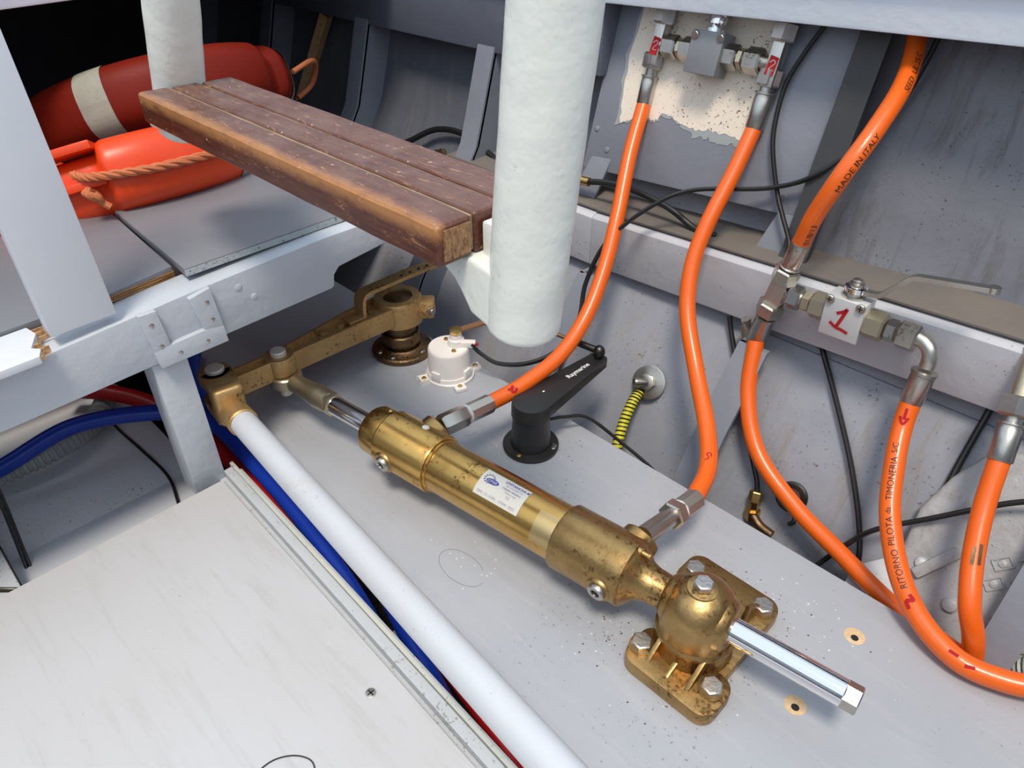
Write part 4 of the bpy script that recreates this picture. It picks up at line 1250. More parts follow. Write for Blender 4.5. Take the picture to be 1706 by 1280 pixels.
bm = join(join(stroke([(-0.006, 0.006), (0.0005, 0.010), (0.004, 0.014)], 0.0034), stroke([(0.004, 0.0145), (0.001, 0.004), (-0.003, -0.009)], 0.0036)), stroke([(-0.011, -0.006), (-0.004, -0.010), (0.003, -0.011), (0.010, -0.013)], 0.0034))
link('painted_digit', mapped(bm, on_plane(fc, VA, VU, 0.0003)), M['hose_marker'], blk, smooth=False)
for dx in (-0.0165, 0.0165):
    s_ = link('cap_screw', lathe(fc + VA * dx + VU * 0.0195, (0, -1, 0), [(0, 0.0052), (0.0012, 0.0050), (0.002, 0.0042)], 24), M['steel'], blk)
    c_ = fc + VA * dx + VU * 0.0195 + V((0, -0.0021, 0))
for dx in (-0.0165, 0.0165):
    c_ = fc + VA * dx + VU * 0.0195 + V((0, -0.0019, 0))
    bm = obox(c_, VA, (0, 1, 0), VU, 0.0058, 0.0006, 0.0011, 0)
    bm = obox(c_, VA, (0, 1, 0), VU, 0.0011, 0.0006, 0.0058, 0, bm)
    link('cross_slot', bm, M['dark'], blk)
link('nut', hexnut(v1c + VA * 0.0212, VA, 0.020, 0.0162, None, 0.3), M['yellowzinc'], val1)
link('nut', lathe(v1c + VA * 0.042, VA, [(0, 0.0105), (0.002, 0.0125), (0.010, 0.0125), (0.012, 0.0105)], 6, phase=0.2), M['steel'], val1)
link('nut', hexnut(v1c + VA * 0.0545, VA, 0.020, 0.0152, None, 0.35), M['steel'], val1)
# stem and lever
sp_ = v1c + VU * 0.023 + VA * 0.002
link('stem_base', lathe(sp_, VU, [(0, 0.0115), (0.003, 0.0115), (0.003, 0.0085), (0.007, 0.0085)], 32), M['steel'], val1)
link('stem_washer', lathe(sp_ + VU * 0.0065, VU, [(0, 0.0100), (0.001, 0.0115), (0.006, 0.0115), (0.007, 0.0095)], 32), M['chrome'], val1)
link('stem_nut', lathe(sp_ + VU * 0.0135, VU, [(0, 0.0075), (0.003, 0.0075), (0.0035, 0.0055), (0.006, 0.0055), (0.0075, 0.003)], 12), M['steel'], val1)
lp_ = [sp_ + VU * 0.0085 + VA * 0.004, sp_ + VU * 0.0095 + VA * 0.020, sp_ + VU * 0.014 + VA * 0.028, sp_ + VU * 0.033 + VA * 0.044, sp_ + VU * 0.0395 + VA * 0.051, sp_ + VU * 0.042 + VA * 0.062, sp_ + VU * 0.0495 + VA * 0.115, sp_ + VU * 0.0505 + VA * 0.121]
link('lever_handle', strap(lp_, 0.0085, 0.0050, (0, 1, 0)), M['steel'], val1, angle=30, label='cranked steel lever')
link('lever_tip', lathe(lp_[-1] - VU * 0.003 - VA * 0.002, VU, [(0, 0.0052), (0.0058, 0.0052)], 24), M['steel'], val1)
# elbow + hose E
e0_ = v1c + VA * 0.074
he0 = V((-0.133, 0.7265, 0.137))
elb = [e0_, V((-0.160, 0.7345, 0.2025)), V((-0.1475, 0.7325, 0.2015)), V((-0.1385, 0.7300, 0.1965)), V((-0.1345, 0.7280, 0.188)), V((-0.1340, 0.7270, 0.179))]
fe = elb[-1]
ptsE = [(-0.1340, 0.7190, 0.142), (-0.1300, 0.7030, 0.118), (-0.119, 0.675, 0.094), (-0.0985, 0.635, 0.063), (-0.066, 0.596, 0.036), (-0.030, 0.567, 0.022), (0.010, 0.554, 0.0150), (0.045, 0.561, 0.0150), (0.075, 0.575, 0.020), (0.12, 0.60, 0.03)]
hE, pathE = hose('orange return hose with handwriting from the valve elbow over the board edge', ptsE, loc=ptsE[0], r=0.0102)
link('elbow', tube(elb, 0.0076, 20, 8), M['zinc'], hE)
dE = (fe - V(ptsE[0])).normalized()
link('ferrule', lathe(V(ptsE[0]) - dE * 0.003, dE, [(0, 0.0108), (0.0015, 0.0118), (0.032, 0.0118), (0.033, 0.0128), (0.036, 0.0128), (0.0375, 0.0085)], 28), M['steel'], hE)
hose_mark(hE, pathE, 0.0102, 0.010, [[(0, 0), (0.013, 0.0005)], [(0.010, 0.0045), (0.019, 0.0005), (0.010, -0.004)], [(0.012, 0.003), (0.012, -0.003)]], 0.0028)
hose_text(hE, pathE, 0.0102, 0.062, 'S/C', 0.008, True, dy=-0.003, name='handwriting', side=0.1)
hose_text(hE, pathE, 0.0102, 0.112, 'TIMONERIA', 0.0088, True, dy=-0.003, name='handwriting', side=0.0)
hose_text(hE, pathE, 0.0102, 0.126, 'da', 0.0075, True, dy=-0.003, name='handwriting', side=0.1)
hose_text(hE, pathE, 0.0102, 0.158, 'PILOTA', 0.0088, True, dy=-0.003, name='handwriting', side=0.0)
hose_text(hE, pathE, 0.0102, 0.201, 'RITORNO', 0.0088, True, dy=-0.003, name='handwriting', side=-0.1)
hose_mark(hE, pathE, 0.0102, 0.207, [[(0, 0.003), (0.006, 0.004), (0.005, -0.002), (0.012, -0.003)]], 0.0035)
hose_mark(hE, pathE, 0.0102, 0.262, [[(0, 0.002), (0.008, 0.003)], [(0.015, -0.001), (0.022, 0.001)]], 0.003)

# hose D
ptsD = [tuple(q0 + dC * 0.1045), (-0.299, 0.703, 0.066), (-0.257, 0.672, 0.020), (-0.191, 0.652, -0.009), (-0.129, 0.636, -0.021), (-0.065, 0.612, -0.024), (-0.014, 0.600, -0.022), (0.03, 0.60, -0.03), (0.08, 0.60, -0.04)]
hD, pathD = hose('orange hydraulic hose running from under the steel tee down behind the board', ptsD, loc=ptsD[0])
dD = -dC
link('ferrule', lathe(V(ptsD[0]) + dC * 0.003, dD, [(0, 0.0105), (0.0015, 0.0115), (0.033, 0.0115), (0.034, 0.0122), (0.0365, 0.0122), (0.038, 0.0085)], 28), M['steel'], hD)
# hose F at the right
ptsF = [(-0.041, 0.701, 0.130), (-0.0325, 0.670, 0.094), (-0.019, 0.634, 0.060), (-0.003, 0.606, 0.032), (0.012, 0.600, 0.004), (0.022, 0.600, -0.03), (0.03, 0.60, -0.06)]
hF, pathF = hose('orange hydraulic hose at the right edge dropping past the grey casting', ptsF, loc=ptsF[0])
dF = V((-0.011, 0.036, 0.052)).normalized()
ferrule(hF, V(ptsF[0]) - dF * 0.002, dF, 0.038, 0.0118, 0.0085, 0.020, 0.0158, 0.006)
link('adapter', lathe(V(ptsF[0]) + dF * 0.060, dF, [(0, 0.009), (0.05, 0.009)], 20), M['yellowzinc'], hF)
# dirty smear on F
hose_mark(hF, pathF, HR, 0.085, [[(0.0, 0.006), (0.020, 0.0065)], [(0.004, 0.001), (0.021, 0.0005)]], 0.0030, mat='olddull')

# ================================================================== VALVE 2 (upper)
def vy(z):
    return 0.812 + (z - 0.24) * 0.28 - 0.016
L0 = V((-0.580, vy(0.41), 0.402)); R0 = V((-0.417, vy(0.40), 0.404))
v2 = thing('shutoff_valve', 'upper ball valve between two red-marked tees on the bare beige patch', 'valve', (L0 + R0) / 2)
def tee2(c, lab):
    up = V((0.012, 0.28, 1)).normalized()
    tt = thing('tee_fitting', lab, 'pipe fitting', c)
    link('tee_body', obox(c, up, (1, 0, 0), (0, -1, 0), 0.050, 0.0145, 0.0150, 0.002), M['zinc'], tt)
    link('upper_nut', hexnut(c + up * 0.024, up, 0.020, 0.0148, None, 0.3), M['steel'], tt)
    link('pipe', lathe(c + up * 0.04, up, [(0, 0.008), (0.08, 0.008)], 20), M['steel'], tt)
    f = c + V((0, -0.0078, 0.0)) 
    bm = bmesh.new(); vs = [bm.verts.new((x, y, 0)) for x, y in ((-0.006, -0.010), (0.005, -0.011), (0.0065, 0.009), (-0.004, 0.011))]; bm.faces.new(vs)
    link('red_paint_patch', mapped(bm, on_plane(f, (1, 0, 0), up, 0.0006)), M['hose_marker'], tt, smooth=False)
    bm = stroke([(-0.003, 0.003), (0.001, 0.006), (0.004, 0.003), (-0.002, -0.004), (0.004, -0.005)], 0.0010)
    link('painted_digit', mapped(bm, on_plane(f, (1, 0, 0), up, 0.0011)), M['zinc'], tt, smooth=False)
    return up
upv = tee2(L0, 'left steel tee fitting with a red mark above the upper valve hose')
tee2(R0, 'right steel tee fitting with a red mark above the upper valve hose')
A2 = (R0 - L0).normalized()
D2 = (R0 - L0).length
U2 = upv
for s, h, r, ph, mt in ((0.010, 0.020, 0.0145, 0.3, 'steel'), (0.031, 0.006, 0.0110, 0.1, 'yellowzinc'), (0.037, 0.018, 0.0148, 0.3, 'steel'),
                        (D2 - 0.066, 0.019, 0.0148, 0.3, 'steel'), (D2 - 0.046, 0.007, 0.0118, 0.1, 'yellowzinc'), (D2 - 0.037, 0.022, 0.0150, 0.3, 'steel')):
    link('nut', hexnut(L0 + A2 * s, A2, h, r, None, ph), M[mt], v2)
link('threaded_end', lathe(L0, A2, [(0.006, 0.0085), (D2 - 0.006, 0.0085)], 24), M['steel'], v2)
bc = L0 + A2 * (D2 * 0.475)
blk2 = link('valve_block', obox(bc + V((0, -0.004, 0)), A2, (0, 1, 0), U2, 0.044, 0.026, 0.048, 0.0012), M['block_shaded'], v2)
for dx in (-0.0175, 0.0175):
    s_ = link('cap_screw', lathe(bc + A2 * dx + U2 * 0.0215 + V((0, -0.0175, 0)), (0, -1, 0), [(0, 0.0052), (0.002, 0.0050), (0.0028, 0.0042)], 20), M['steel'], blk2)
sp2 = bc + U2 * 0.024 + V((0, -0.004, 0))
link('stem_base', lathe(sp2, U2, [(0, 0.0105), (0.004, 0.0105), (0.004, 0.0065), (0.009, 0.0065), (0.009, 0.011), (0.017, 0.011), (0.018, 0.006), (0.022, 0.006)], 28), M['chrome'], v2)
link('lever_handle', strap([sp2 + U2 * 0.012, sp2 + U2 * 0.013 + V((0.010, -0.010, 0)), sp2 + U2 * 0.03 + V((0.02, -0.012, 0)), sp2 + U2 * 0.04 + V((0.045, -0.012, 0))], 0.010, 0.004, (0, 1, 0.5)), M['chrome'], v2)

# ================================================================== CABLES
def cable(label, pts, r=0.0026, mat='rubber', twin=False, cat='cable', name='cable', group=None, n=10):
    path = catmull(pts, 10)
    bm = sweep(path, r, n)
    if twin:
        T, U = path_frames(path)
        bm = sweep([p + U[i] * r * 2.1 for i, p in enumerate(path)], r, n, bm)
    o = link(name, bm, M[mat], base=pts[len(pts) // 2])
    return tag(o, label, cat, group)

cable('twin black cable sweeping from the hatch edge to the white sensor', [(-0.262, 0.885, 0.50), (-0.270, 0.880, 0.428), (-0.285, 0.860, 0.368), (-0.322, 0.815, 0.312), (-0.375, 0.805, 0.280), (-0.46, 0.775, 0.262), (-0.498, 0.742, 0.238), (-0.537, 0.712, 0.189), (-0.548, 0.687, 0.134), (-0.539, 0.665, 0.090), (-0.542, 0.631, 0.057), (-0.563, 0.596, 0.041), (-0.597, 0.572, 0.035), (-0.622, 0.562, 0.044), (-0.634, 0.556, 0.056)], 0.0023, twin=True)
cable('black cable looping down behind the upper valve to the steel tee', [(-0.360, 0.868, 0.49), (-0.379, 0.863, 0.447), (-0.392, 0.855, 0.417), (-0.401, 0.845, 0.385), (-0.399, 0.834, 0.347), (-0.390, 0.824, 0.316), (-0.368, 0.812, 0.274), (-0.347, 0.798, 0.251), (-0.330, 0.788, 0.232), (-0.325, 0.780, 0.224)], 0.0028)
cable('thick black hose with a brass end behind the large cream pole', [(-0.640, 0.780, 0.224), (-0.60, 0.785, 0.231), (-0.560, 0.788, 0.232), (-0.500, 0.788, 0.224), (-0.459, 0.786, 0.2105), (-0.440, 0.786, 0.207), (-0.425, 0.79, 0.207)], 0.0042, cat='hose', name='rubber_hose')
c_ = link('brass_end', lathe((-0.628, 0.781, 0.226), (-1, -0.1, -0.05), [(0, 0.0062), (0.012, 0.0062), (0.014, 0.0078), (0.024, 0.0078), (0.026, 0.005)], 12), M['smallbrass'], base=(-0.64, 0.78, 0.225))
tag(c_, 'small brass compression fitting on the thick black hose beside the cream pole', 'pipe fitting')
cable('thick black hose arching over the wooden tread against the hull', [(-1.09, 0.78, 0.165), (-1.046, 0.795, 0.188), (-1.000, 0.815, 0.212), (-0.940, 0.822, 0.216), (-0.870, 0.812, 0.204), (-0.80, 0.80, 0.186)], 0.0052, cat='hose', name='rubber_hose')
c_ = link('brass_tap', lathe((-0.985, 0.815, 0.172), (0.2, -0.8, 0.2), [(0, 0.010), (0.006, 0.010), (0.007, 0.006), (0.014, 0.006), (0.014, 0.009), (0.02, 0.009)], 10), M['olddull'], base=(-0.985, 0.81, 0.19))
tag(c_, 'dark brass tap under the arching black hose behind the tread', 'tap')
cable('black cable dropping from the stringer into a brass fitting on the hull', [(-0.372, 0.762, 0.124), (-0.359, 0.754, 0.102), (-0.321, 0.724, 0.061), (-0.281, 0.692, 0.016), (-0.252, 0.672, -0.015), (-0.244, 0.665, -0.028)], 0.0032)
bf = thing('brass_fitting', 'brass compression elbow under the black cable on the hull', 'pipe fitting', (-0.244, 0.66, -0.035))
link('nut', hexnut((-0.244, 0.665, -0.028), (0.15, -0.35, -0.75), 0.014, 0.0085), M['smallbrass'], bf)
link('body', lathe((-0.242, 0.659, -0.040), (0.1, -0.05, -1), [(0, 0.0065), (0.012, 0.0065), (0.012, 0.0095), (0.026, 0.0095)], 6), M['smallbrass'], bf)
link('elbow', tube([(-0.240, 0.656, -0.056), (-0.226, 0.652, -0.064), (-0.208, 0.65, -0.066)], 0.006, 12, 5), M['olddull'], bf)
cable('black cable hanging straight below the middle of the stringer', [(-0.262, 0.778, 0.136), (-0.254, 0.772, 0.126), (-0.204, 0.736, 0.080), (-0.161, 0.704, 0.035), (-0.125, 0.674, -0.014), (-0.109, 0.652, -0.048), (-0.10, 0.62, -0.09)], 0.0032)
cable('black cable slanting down from the stringer to the grey casting', [(-0.073, 0.782, 0.146), (-0.073, 0.775, 0.134), (-0.073, 0.737, 0.080), (-0.071, 0.698, 0.032), (-0.070, 0.672, -0.008)], 0.0036)
cable('black cable crossing behind the handwritten hose to the right edge', [(0.06, 0.725, 0.13), (-0.006, 0.712, 0.090), (-0.041, 0.694, 0.066), (-0.068, 0.684, 0.042), (-0.108, 0.664, 0.010), (-0.127, 0.652, -0.018), (-0.149, 0.630, -0.063), (-0.16, 0.615, -0.09)], 0.0030)
cable('thin black cable trailing from the black sensor over the board edge', [(-0.470, 0.538, 0.028), (-0.462, 0.556, 0.026), (-0.446, 0.583, 0.018), (-0.404, 0.604, -0.012), (-0.361, 0.613, -0.034), (-0.325, 0.615, -0.055)], 0.0022)
cable('thin black cable lying across the locker floor beside the post', [(-1.02, 0.170, -0.030), (-0.95, 0.168, -0.045), (-0.88, 0.175, -0.0525), (-0.80, 0.176, -0.0465), (-0.742, 0.164, -0.039), (-0.712, 0.155, -0.034), (-0.70, 0.150, -0.031)], 0.0020)
cable('thin twin black cable hanging at the left end of the locker', [(-0.80, 0.010, 0.06), (-0.80, 0.008, 0.02), (-0.770, 0.000, -0.04), (-0.735, -0.004, -0.060), (-0.700, -0.010, -0.020), (-0.72, -0.04, -0.010)], 0.0018, twin=True)
cable('fine grey wire loop lying on the cover panel', [(-0.352, 0.055, 0.0008), (-0.352, 0.075, 0.0008), (-0.3435, 0.090, 0.0008), (-0.330, 0.098, 0.0008), (-0.318, 0.094, 0.0008), (-0.310, 0.082, 0.0008)], 0.0006, mat='darksteel', cat='wire', name='wire', n=6)

# ================================================================== BLUE / RED HOSES IN THE GAP
def pipe(label, pts, r, mat):
    o = link('water_hose', tube(pts, r, 20, 12), M[mat], base=pts[len(pts) // 2])
    return tag(o, label, 'hose')
pipe('blue plastic hose arching in the locker and along the gap by the board', [(-0.93, -0.06, -0.035), (-0.905, 0.030, -0.005), (-0.900, 0.119, 0.012), (-0.856, 0.213, 0.005), (-0.825, 0.256, -0.020), (-0.738, 0.262, -0.038), (-0.617, 0.258, -0.050), (-0.476, 0.240, -0.060), (-0.38, 0.215, -0.075), (-0.25, 0.18, -0.10)], 0.0105, 'blue')
pipe('red plastic hose passing behind the post into the gap', [(-1.03, 0.13, -0.005), (-0.98, 0.186, -0.015), (-0.920, 0.225, -0.030), (-0.819, 0.252, -0.058), (-0.735, 0.2535, -0.070), (-0.64, 0.262, -0.090), (-0.53, 0.262, -0.105)], 0.0115, 'red')
pipe('second blue hose lying in the gap beside the mounting board', [(-0.60, 0.300, -0.10), (-0.50, 0.282, -0.085), (-0.42, 0.258, -0.070), (-0.308, 0.226, -0.062), (-0.20, 0.200, -0.062), (-0.10, 0.18, -0.062)], 0.0105, 'blue')
pipe('lower red hose lying in the gap beside the second blue hose', [(-0.60, 0.330, -0.10), (-0.48, 0.295, -0.09), (-0.37, 0.266, -0.072), (-0.29, 0.250, -0.064), (-0.20, 0.228, -0.062), (-0.08, 0.20, -0.06)], 0.0105, 'red')
pipe('dark blue hose in the gap under the white tube', [(-0.80, 0.30, -0.045), (-0.86, 0.27, -0.02), (-0.90, 0.27, 0.01), (-0.95, 0.30, 0.02)], 0.012, 'blue')
# ribbed hose under the blue one
pts = [(-0.96, -0.08, -0.038), (-0.932, 0.020, -0.032), (-0.930, 0.090, -0.030), (-0.955, 0.140, -0.034), (-1.02, 0.185, -0.038), (-1.10, 0.20, -0.040)]
path = catmull(pts, 40)
rh = link('ribbed_hose', sweep(path, 0.0125, 20, rf=lambda t: 1 + 0.09 * (1 if int(t * 160) % 4 < 2 else -1)), M['clear'], base=pts[2], angle=20)
tag(rh, 'ribbed translucent grey hose below the blue hose in the locker', 'hose')
# debris block in the gap
o = link('bilge_bracket', box(-0.44, -0.395, 0.235, 0.285, -0.12, -0.092, 0.002), M['strip'], base=(-0.42, 0.26, -0.12))
tag(o, 'small grey bracket deep in the gap beside the blue hoses', 'bracket')
link('floor_slab', box(-0.95, 0.3, 0.17, 0.44, -0.20, -0.17, 0.001), M['bilge'], bpy.data.objects['floor'])

# ================================================================== HULL FITTINGS
hf = thing('earth_stud', 'round steel washer and nut bolted to the hull with a yellow striped sleeve', 'bolt', (-0.437, hull_y(0.02), 0.02))
hn = V((0.1, -0.86, 0.5)).normalized()
hc = V((-0.436, 0.698, 0.020))
link('washer', lathe(hc, hn, [(0, 0.0235), (0.0025, 0.0235), (0.003, 0.022)], 40), M['steel'], hf)
link('nut', hexnut(hc + hn * 0.003, hn, 0.009, 0.0118), M['steel'], hf)
link('stud', lathe(hc + hn * 0.010, V((-0.5, -0.8, 0.2)), [(0, 0.0055), (0.016, 0.0055), (0.018, 0.0045)], 16), M['steel'], hf)
sl_pts = [V((-0.442, 0.688, 0.008)), V((-0.440, 0.668, -0.004)), V((-0.436, 0.648, -0.024)), V((-0.428, 0.628, -0.046)), V((-0.42, 0.618, -0.07))]
slv = link('sleeve', tube(sl_pts, 0.0068, 16, 12), M['yellow'], hf, label='yellow sleeve spiralled with black')
path = catmull(sl_pts, 60)
T, U = path_frames(path)
hel = []
for i, p in enumerate(path):
    a = i * 0.55
    W = T[i].cross(U[i])
    hel.append(p + (U[i] * math.cos(a) + W * math.sin(a)) * 0.0068)
link('spiral_wrap', sweep(hel, 0.0011, 5), M['rubber'], slv)

sk = thing('hull_plug', 'round dark hull plug with a small steel nozzle on the lower hull', 'plug', (-0.205, 0.70, -0.01))
kc = V((-0.2075, hull_y(-0.022) - 0.004, -0.022))
kn = V((0.05, -0.85, 0.5)).normalized()
link('plug_ring', lathe(kc, kn, [(0, 0.0185), (0.004, 0.0185), (0.006, 0.0160), (0.006, 0.011), (0.003, 0.0105)], 36, cap=False), M['darksteel'], sk)
link('plug_disc', lathe(kc, kn, [(0, 0.0115), (0.004, 0.0112)], 30), M['steel'], sk)
link('nozzle', lathe(kc + kn * 0.004, (-0.6, -0.7, 0.2), [(0, 0.0038), (0.012, 0.003), (0.02, 0.002)], 12), M['steel'], sk)
link('drip_tab', tube([kc + V((0.008, -0.004, -0.010)), kc + V((0.014, -0.012, -0.022)), kc + V((0.010, -0.016, -0.028))], 0.0026, 8, 5), M['darksteel'], sk)

cl = thing('corroded_clamp', 'small corroded clamp hanging below the stringer beside the tee', 'clamp', (-0.327, 0.735, 0.13))
link('clamp_body', obox((-0.338, 0.751, 0.120), (1, 0, 0.4), (0, 1, 0), (0, 0, 1), 0.014, 0.012, 0.020, 0.002), M['yellowzinc'], cl)
link('clamp_screw', lathe((-0.336, 0.744, 0.130), (-0.3, -0.3, 1), [(0, 0.004), (0.010, 0.004), (0.010, 0.006), (0.014, 0.006)], 10), M['steel'], cl)

# ================================================================== CASTING AT THE RIGHT
cst = thing('grey_casting', 'light grey painted machine casting at the right edge behind the hoses', 'machine', (0.02, 0.68, -0.05))
top = [(-0.072, 0.726, 0.070), (-0.052, 0.748, 0.105), (-0.02, 0.752, 0.120), (0.10, 0.760, 0.110), (0.12, 0.70, 0.03), (0.062, 0.660, -0.020), (0.045, 0.618, -0.055), (0.010, 0.612, -0.060), (-0.040, 0.632, -0.040), (-0.080, 0.668, -0.008), (-0.084, 0.700, 0.035)]
# best-fit plane to keep the top flat
c0 = sum((V(p) for p in top), V()) / len(top)
pn = V((0.03, -0.78, 0.62)).normalized()
top = [V(p) - pn * (V(p) - c0).dot(pn) for p in top]
link('casing', prism(top, -pn * 0.06, 0.006, seg=3), M['casting'], cst, angle=40)
pu = V((1, 0, 0)); pu = (pu - pn * pu.dot(pn)).normalized(); pv = pn.cross(pu)
def castp(x, y, l=0.0):
    return c0 + pu * x + pv * y + pn * l
# embossed four-diamond emblem
for (dx, dy) in ((0.0, 0.0), (0.020, 0.012), (0.002, -0.022) , (0.022, -0.010)):
    cx, cy = 0.004 + dx, 0.0 + dy
    s = 0.0095
    ring = [castp(cx + s, cy + 0.002, 0.0005), castp(cx + 0.002, cy + s, 0.0005), castp(cx - s, cy - 0.002, 0.0005), castp(cx - 0.002, cy - s, 0.0005), castp(cx + s, cy + 0.002, 0.0005)]
    bm = None
    for a, b in zip(ring, ring[1:]):
        bm = lathe(a, b - a, [(0, 0.0010), ((b - a).length, 0.0010)], 8, bm)
    bm = lathe(castp(cx, cy, -0.001), pn, [(0, 0.0045), (0.002, 0.004), (0.0025, 0.002)], 12, bm)
    link('embossed_diamond', bm, M['casting'], cst)
for x, y, r in ((-0.017, -0.062, 0.008), (0.012, 0.045, 0.007), (0.020, -0.05, 0.004)):
    link('cast_boss', rivetdome(castp(x, y, -0.001), pn, 0.006, r), M['casting'], cst)
link('cast_rib', obox(castp(-0.045, -0.03, 0.002), pu * 0.6 + pv, pv, pn, 0.05, 0.012, 0.010, 0.003), M['casting'], cst)
link('flange_lip', obox(castp(0.055, -0.060, -0.01), pu + pv * 0.6, pv, pn, 0.10, 0.014, 0.03, 0.003), M['casting'], cst)
# brackets at the foot of the casting
fb = thing('foot_bracket', 'brownish grey angle bracket between the board edge and the casting', 'bracket', (-0.08, 0.64, -0.05))
link('plate', prism([(-0.112, 0.645, -0.036), (-0.085, 0.672, -0.020), (-0.060, 0.655, -0.022), (-0.060, 0.625, -0.044)], (0, 0, -0.008), 0.001), M['strip'], fb)
link('plate', prism([(-0.108, 0.598, -0.052), (-0.112, 0.640, -0.036), (-0.030, 0.632, -0.040), (-0.020, 0.598, -0.055)], (0, 0, -0.008), 0.001), M['stringer'], fb)
link('bolt_head', rivetdome((-0.058, 0.668, -0.006), pn, 0.010, 0.007), M['strip'], fb)
# spiral duct at the bottom right
pts = [(0.030, 0.66, -0.10), (0.060, 0.655, -0.06), (0.10, 0.65, -0.02), (0.16, 0.66, 0.0)]
path = catmull(pts, 50)
T, U = path_frames(path)
du = link('spiral_duct', sweep(path, 0.024, 28, rf=lambda t: 1 + 0.05 * math.sin(t * 150 * 1.4)), M['clear'], base=pts[1], angle=60)
tag(du, 'grey spiral duct in the dark corner at the right edge', 'duct')

# ================================================================== LIFEBUOYS
def lifebuoy(loc, tilt, R, ra, rb, label, lug_angles, bands, mat='ring', rope=True, spin=0.0):
    rot = Matrix.Rotation(tilt, 3, 'Y')
    loc = V(loc)
    t = thing('lifebuoy', label, 'lifebuoy', loc, None)
    def P(a, rr, zz):
        return loc + rot @ V((rr * math.cos(a), rr * math.sin(a), zz))
    def scale_at(a):
        s = 1.0
        for la, half in lug_angles:
            d = abs((a - la + math.pi) % (2 * math.pi) - math.pi)
            if d < half:
                e = min(1, (half - d) / 0.05)
                s = 1 - 0.30 * (e * e * (3 - 2 * e))
        return s
    bm = bmesh.new()
    NA, NS = 220, 36
    rings = []
    for i in range(NA):
        a = 2 * math.pi * i / NA
        s = scale_at(a)
        ring = []
        for k in range(NS):
            th = 2 * math.pi * k / NS
            c_, s_ = math.cos(th), math.sin(th)
            ex = 0.72
            cc = math.copysign(abs(c_) ** ex, c_); ss = math.copysign(abs(s_) ** ex, s_)
            ring.append(bm.verts.new(P(a, R + ra * cc * s, rb * ss * (s if ss > 0 else 1))))
        rings.append(ring)
    for i in range(NA):
        for k in range(NS):
            bm.faces.new((rings[i][k], rings[(i + 1) % NA][k], rings[(i + 1) % NA][(k + 1) % NS], rings[i][(k + 1) % NS]))
    link('foam_ring', bm, M[mat], t, angle=60)
    for (ba, half) in bands:
        bm = bmesh.new()
        rows = []
        for i in range(9):
            a = ba - half + 2 * half * i / 8
            row = []
            for k in range(NS + 1):
                th = 2 * math.pi * k / NS
                c_, s_ = math.cos(th), math.sin(th)
                cc = math.copysign(abs(c_) ** 0.72, c_); ss = math.copysign(abs(s_) ** 0.72, s_)
                row.append(bm.verts.new(P(a, R + (ra + 0.0012) * cc, (rb + 0.0012) * ss)))
            rows.append(row)
        for i in range(8):
            for k in range(NS):
                bm.faces.new((rows[i][k], rows[i + 1][k], rows[i + 1][k + 1], rows[i][k + 1]))
        link('reflective_band', bm, M['ring_band'], t, angle=60)
    return t, P

t1, Pf = lifebuoy((-1.085, 0.330, 0.222), math.radians(-24), 0.150, 0.049, 0.044,
                  'bright orange lifebuoy at the front of the pile on the shelf', [(math.radians(-36), 0.24), (math.radians(144), 0.24)],
                  [(math.radians(33), 0.10), (math.radians(213), 0.10)])
# flange plates + knot in the recess, rope along the outside
a0 = math.radians(-36)
for zz in (0.033, -0.008):
    bm = bmesh.new()
    up = []
    for i in range(9):
        a = a0 - 0.22 + 0.44 * i / 8
        up.append((a, 0.150 + 0.048))
    pts = [Pf(a, r, zz) for a, r in up] + [Pf(a, 0.155, zz) for a, r in reversed(up)]
    nrm = (Pf(a0, 0.2, zz + 0.01) - Pf(a0, 0.2, zz)).normalized()
    link('lug_plate', prism(pts, nrm * 0.010, 0.002), M['ring'], t1)
rope_pts = [Pf(math.radians(-33), 0.192, 0.012), Pf(math.radians(-26), 0.204, 0.002), Pf(math.radians(-8), 0.206, -0.006), Pf(math.radians(14), 0.206, -0.006), Pf(math.radians(34), 0.204, -0.001), Pf(math.radians(52), 0.204, 0.004), Pf(math.radians(75), 0.206, 0.0)]
path = catmull(rope_pts, 16)
T, U = path_frames(path)
bm = None
for ph in range(3):
    st = []
    for i, p in enumerate(path):
        a = i * 0.62 + ph * 2 * math.pi / 3
        W = T[i].cross(U[i])
        st.append(p + (U[i] * math.cos(a) + W * math.sin(a)) * 0.0028)
    bm = sweep(st, 0.0030, 6, bm)
link('grab_rope', bm, M['rope'], t1)
kp = Pf(math.radians(-30), 0.198, -0.016)
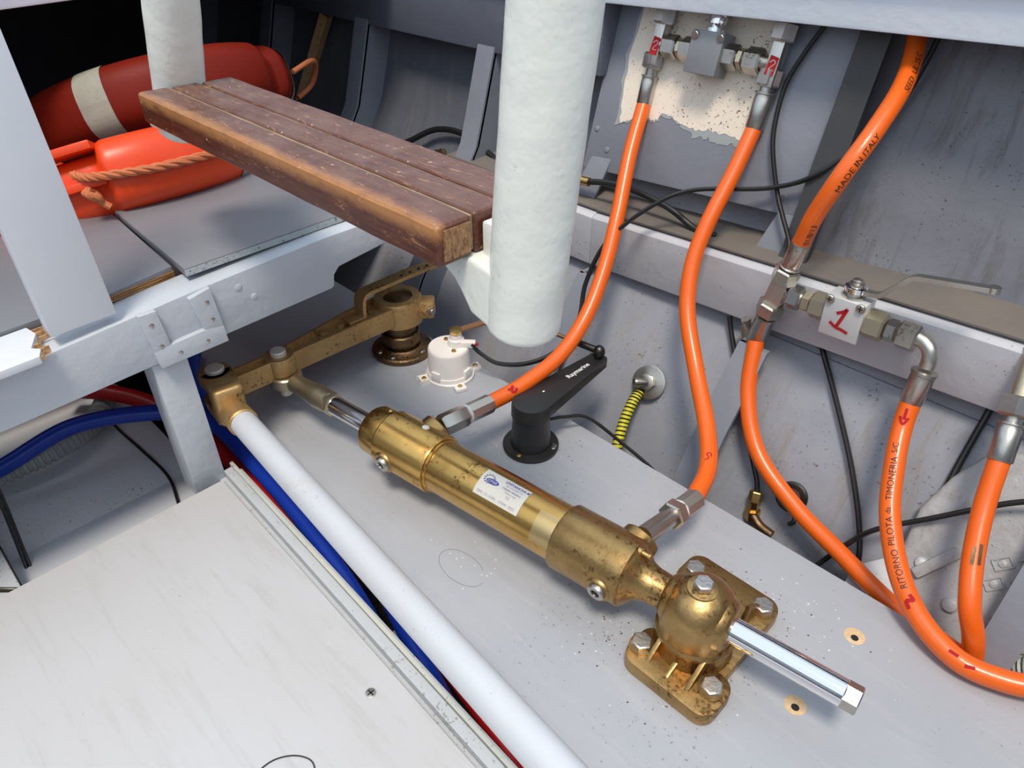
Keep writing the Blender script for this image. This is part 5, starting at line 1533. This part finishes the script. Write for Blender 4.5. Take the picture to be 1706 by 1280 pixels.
kb = tube([kp + V((0, 0, 0.008)), kp + V((0.008, -0.004, 0.004)), kp + V((0.006, 0.006, -0.004)), kp + V((-0.004, 0.006, 0.002)), kp + V((0.004, -0.006, 0.006)), kp + V((0.010, 0.004, 0.0)), kp + V((0.008, 0.008, -0.008)), kp + V((0.012, 0.014, -0.014))], 0.0042, 8, 8)
link('rope_knot', kb, M['rope'], t1)
# lower part of the ring rests here
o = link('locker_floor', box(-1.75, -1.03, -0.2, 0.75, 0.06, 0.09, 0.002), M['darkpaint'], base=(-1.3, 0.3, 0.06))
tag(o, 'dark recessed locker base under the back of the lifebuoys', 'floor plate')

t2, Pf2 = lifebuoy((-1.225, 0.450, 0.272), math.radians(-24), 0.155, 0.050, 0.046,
                   'red lifebuoy behind the bright one, shade painted into its colour', [(math.radians(40), 0.14)],
                   [(math.radians(-42), 0.10), (math.radians(62), 0.09)], mat='ring_shaded')
link('rope_loop', tube([Pf2(math.radians(60), 0.21, 0.0), Pf2(math.radians(66), 0.245, 0.012), Pf2(math.radians(74), 0.255, 0.006), Pf2(math.radians(80), 0.245, -0.015), Pf2(math.radians(80), 0.215, -0.03)], 0.0042, 10, 8), M['rope'], t2)

# beige stick leaning at the back
o = link('wooden_stick', lathe((-1.52, 0.80, 0.05), V((0.16, 0.055, 0.30)), [(0, 0.013), (0.34, 0.013)], 4, phase=0.78), M['rawwood'], base=(-1.52, 0.80, 0.05))
tag(o, 'pale wooden stick leaning in the dark behind the lifebuoys', 'stick')

# ------------------------------------------------------------------ families of repeats
GROUPS = {'hydraulic_hose': 'orange hydraulic hoses of the steering system', 'cable': 'black cables along the hull and board',
          'lifebuoy': 'lifebuoys piled on the locker shelf', 'shutoff_valve': 'hydraulic shut-off valves', 'tee_fitting': 'steel tee fittings on the hoses',
          'water_hose': 'blue and red plastic hoses in the gap', 'rubber_hose': 'thick black rubber hoses on the hull'}
for o in COL.objects:
    k = o.name.split('.')[0]
    if o.parent is None and k in GROUPS and 'label' in o:
        o['group'] = GROUPS[k]
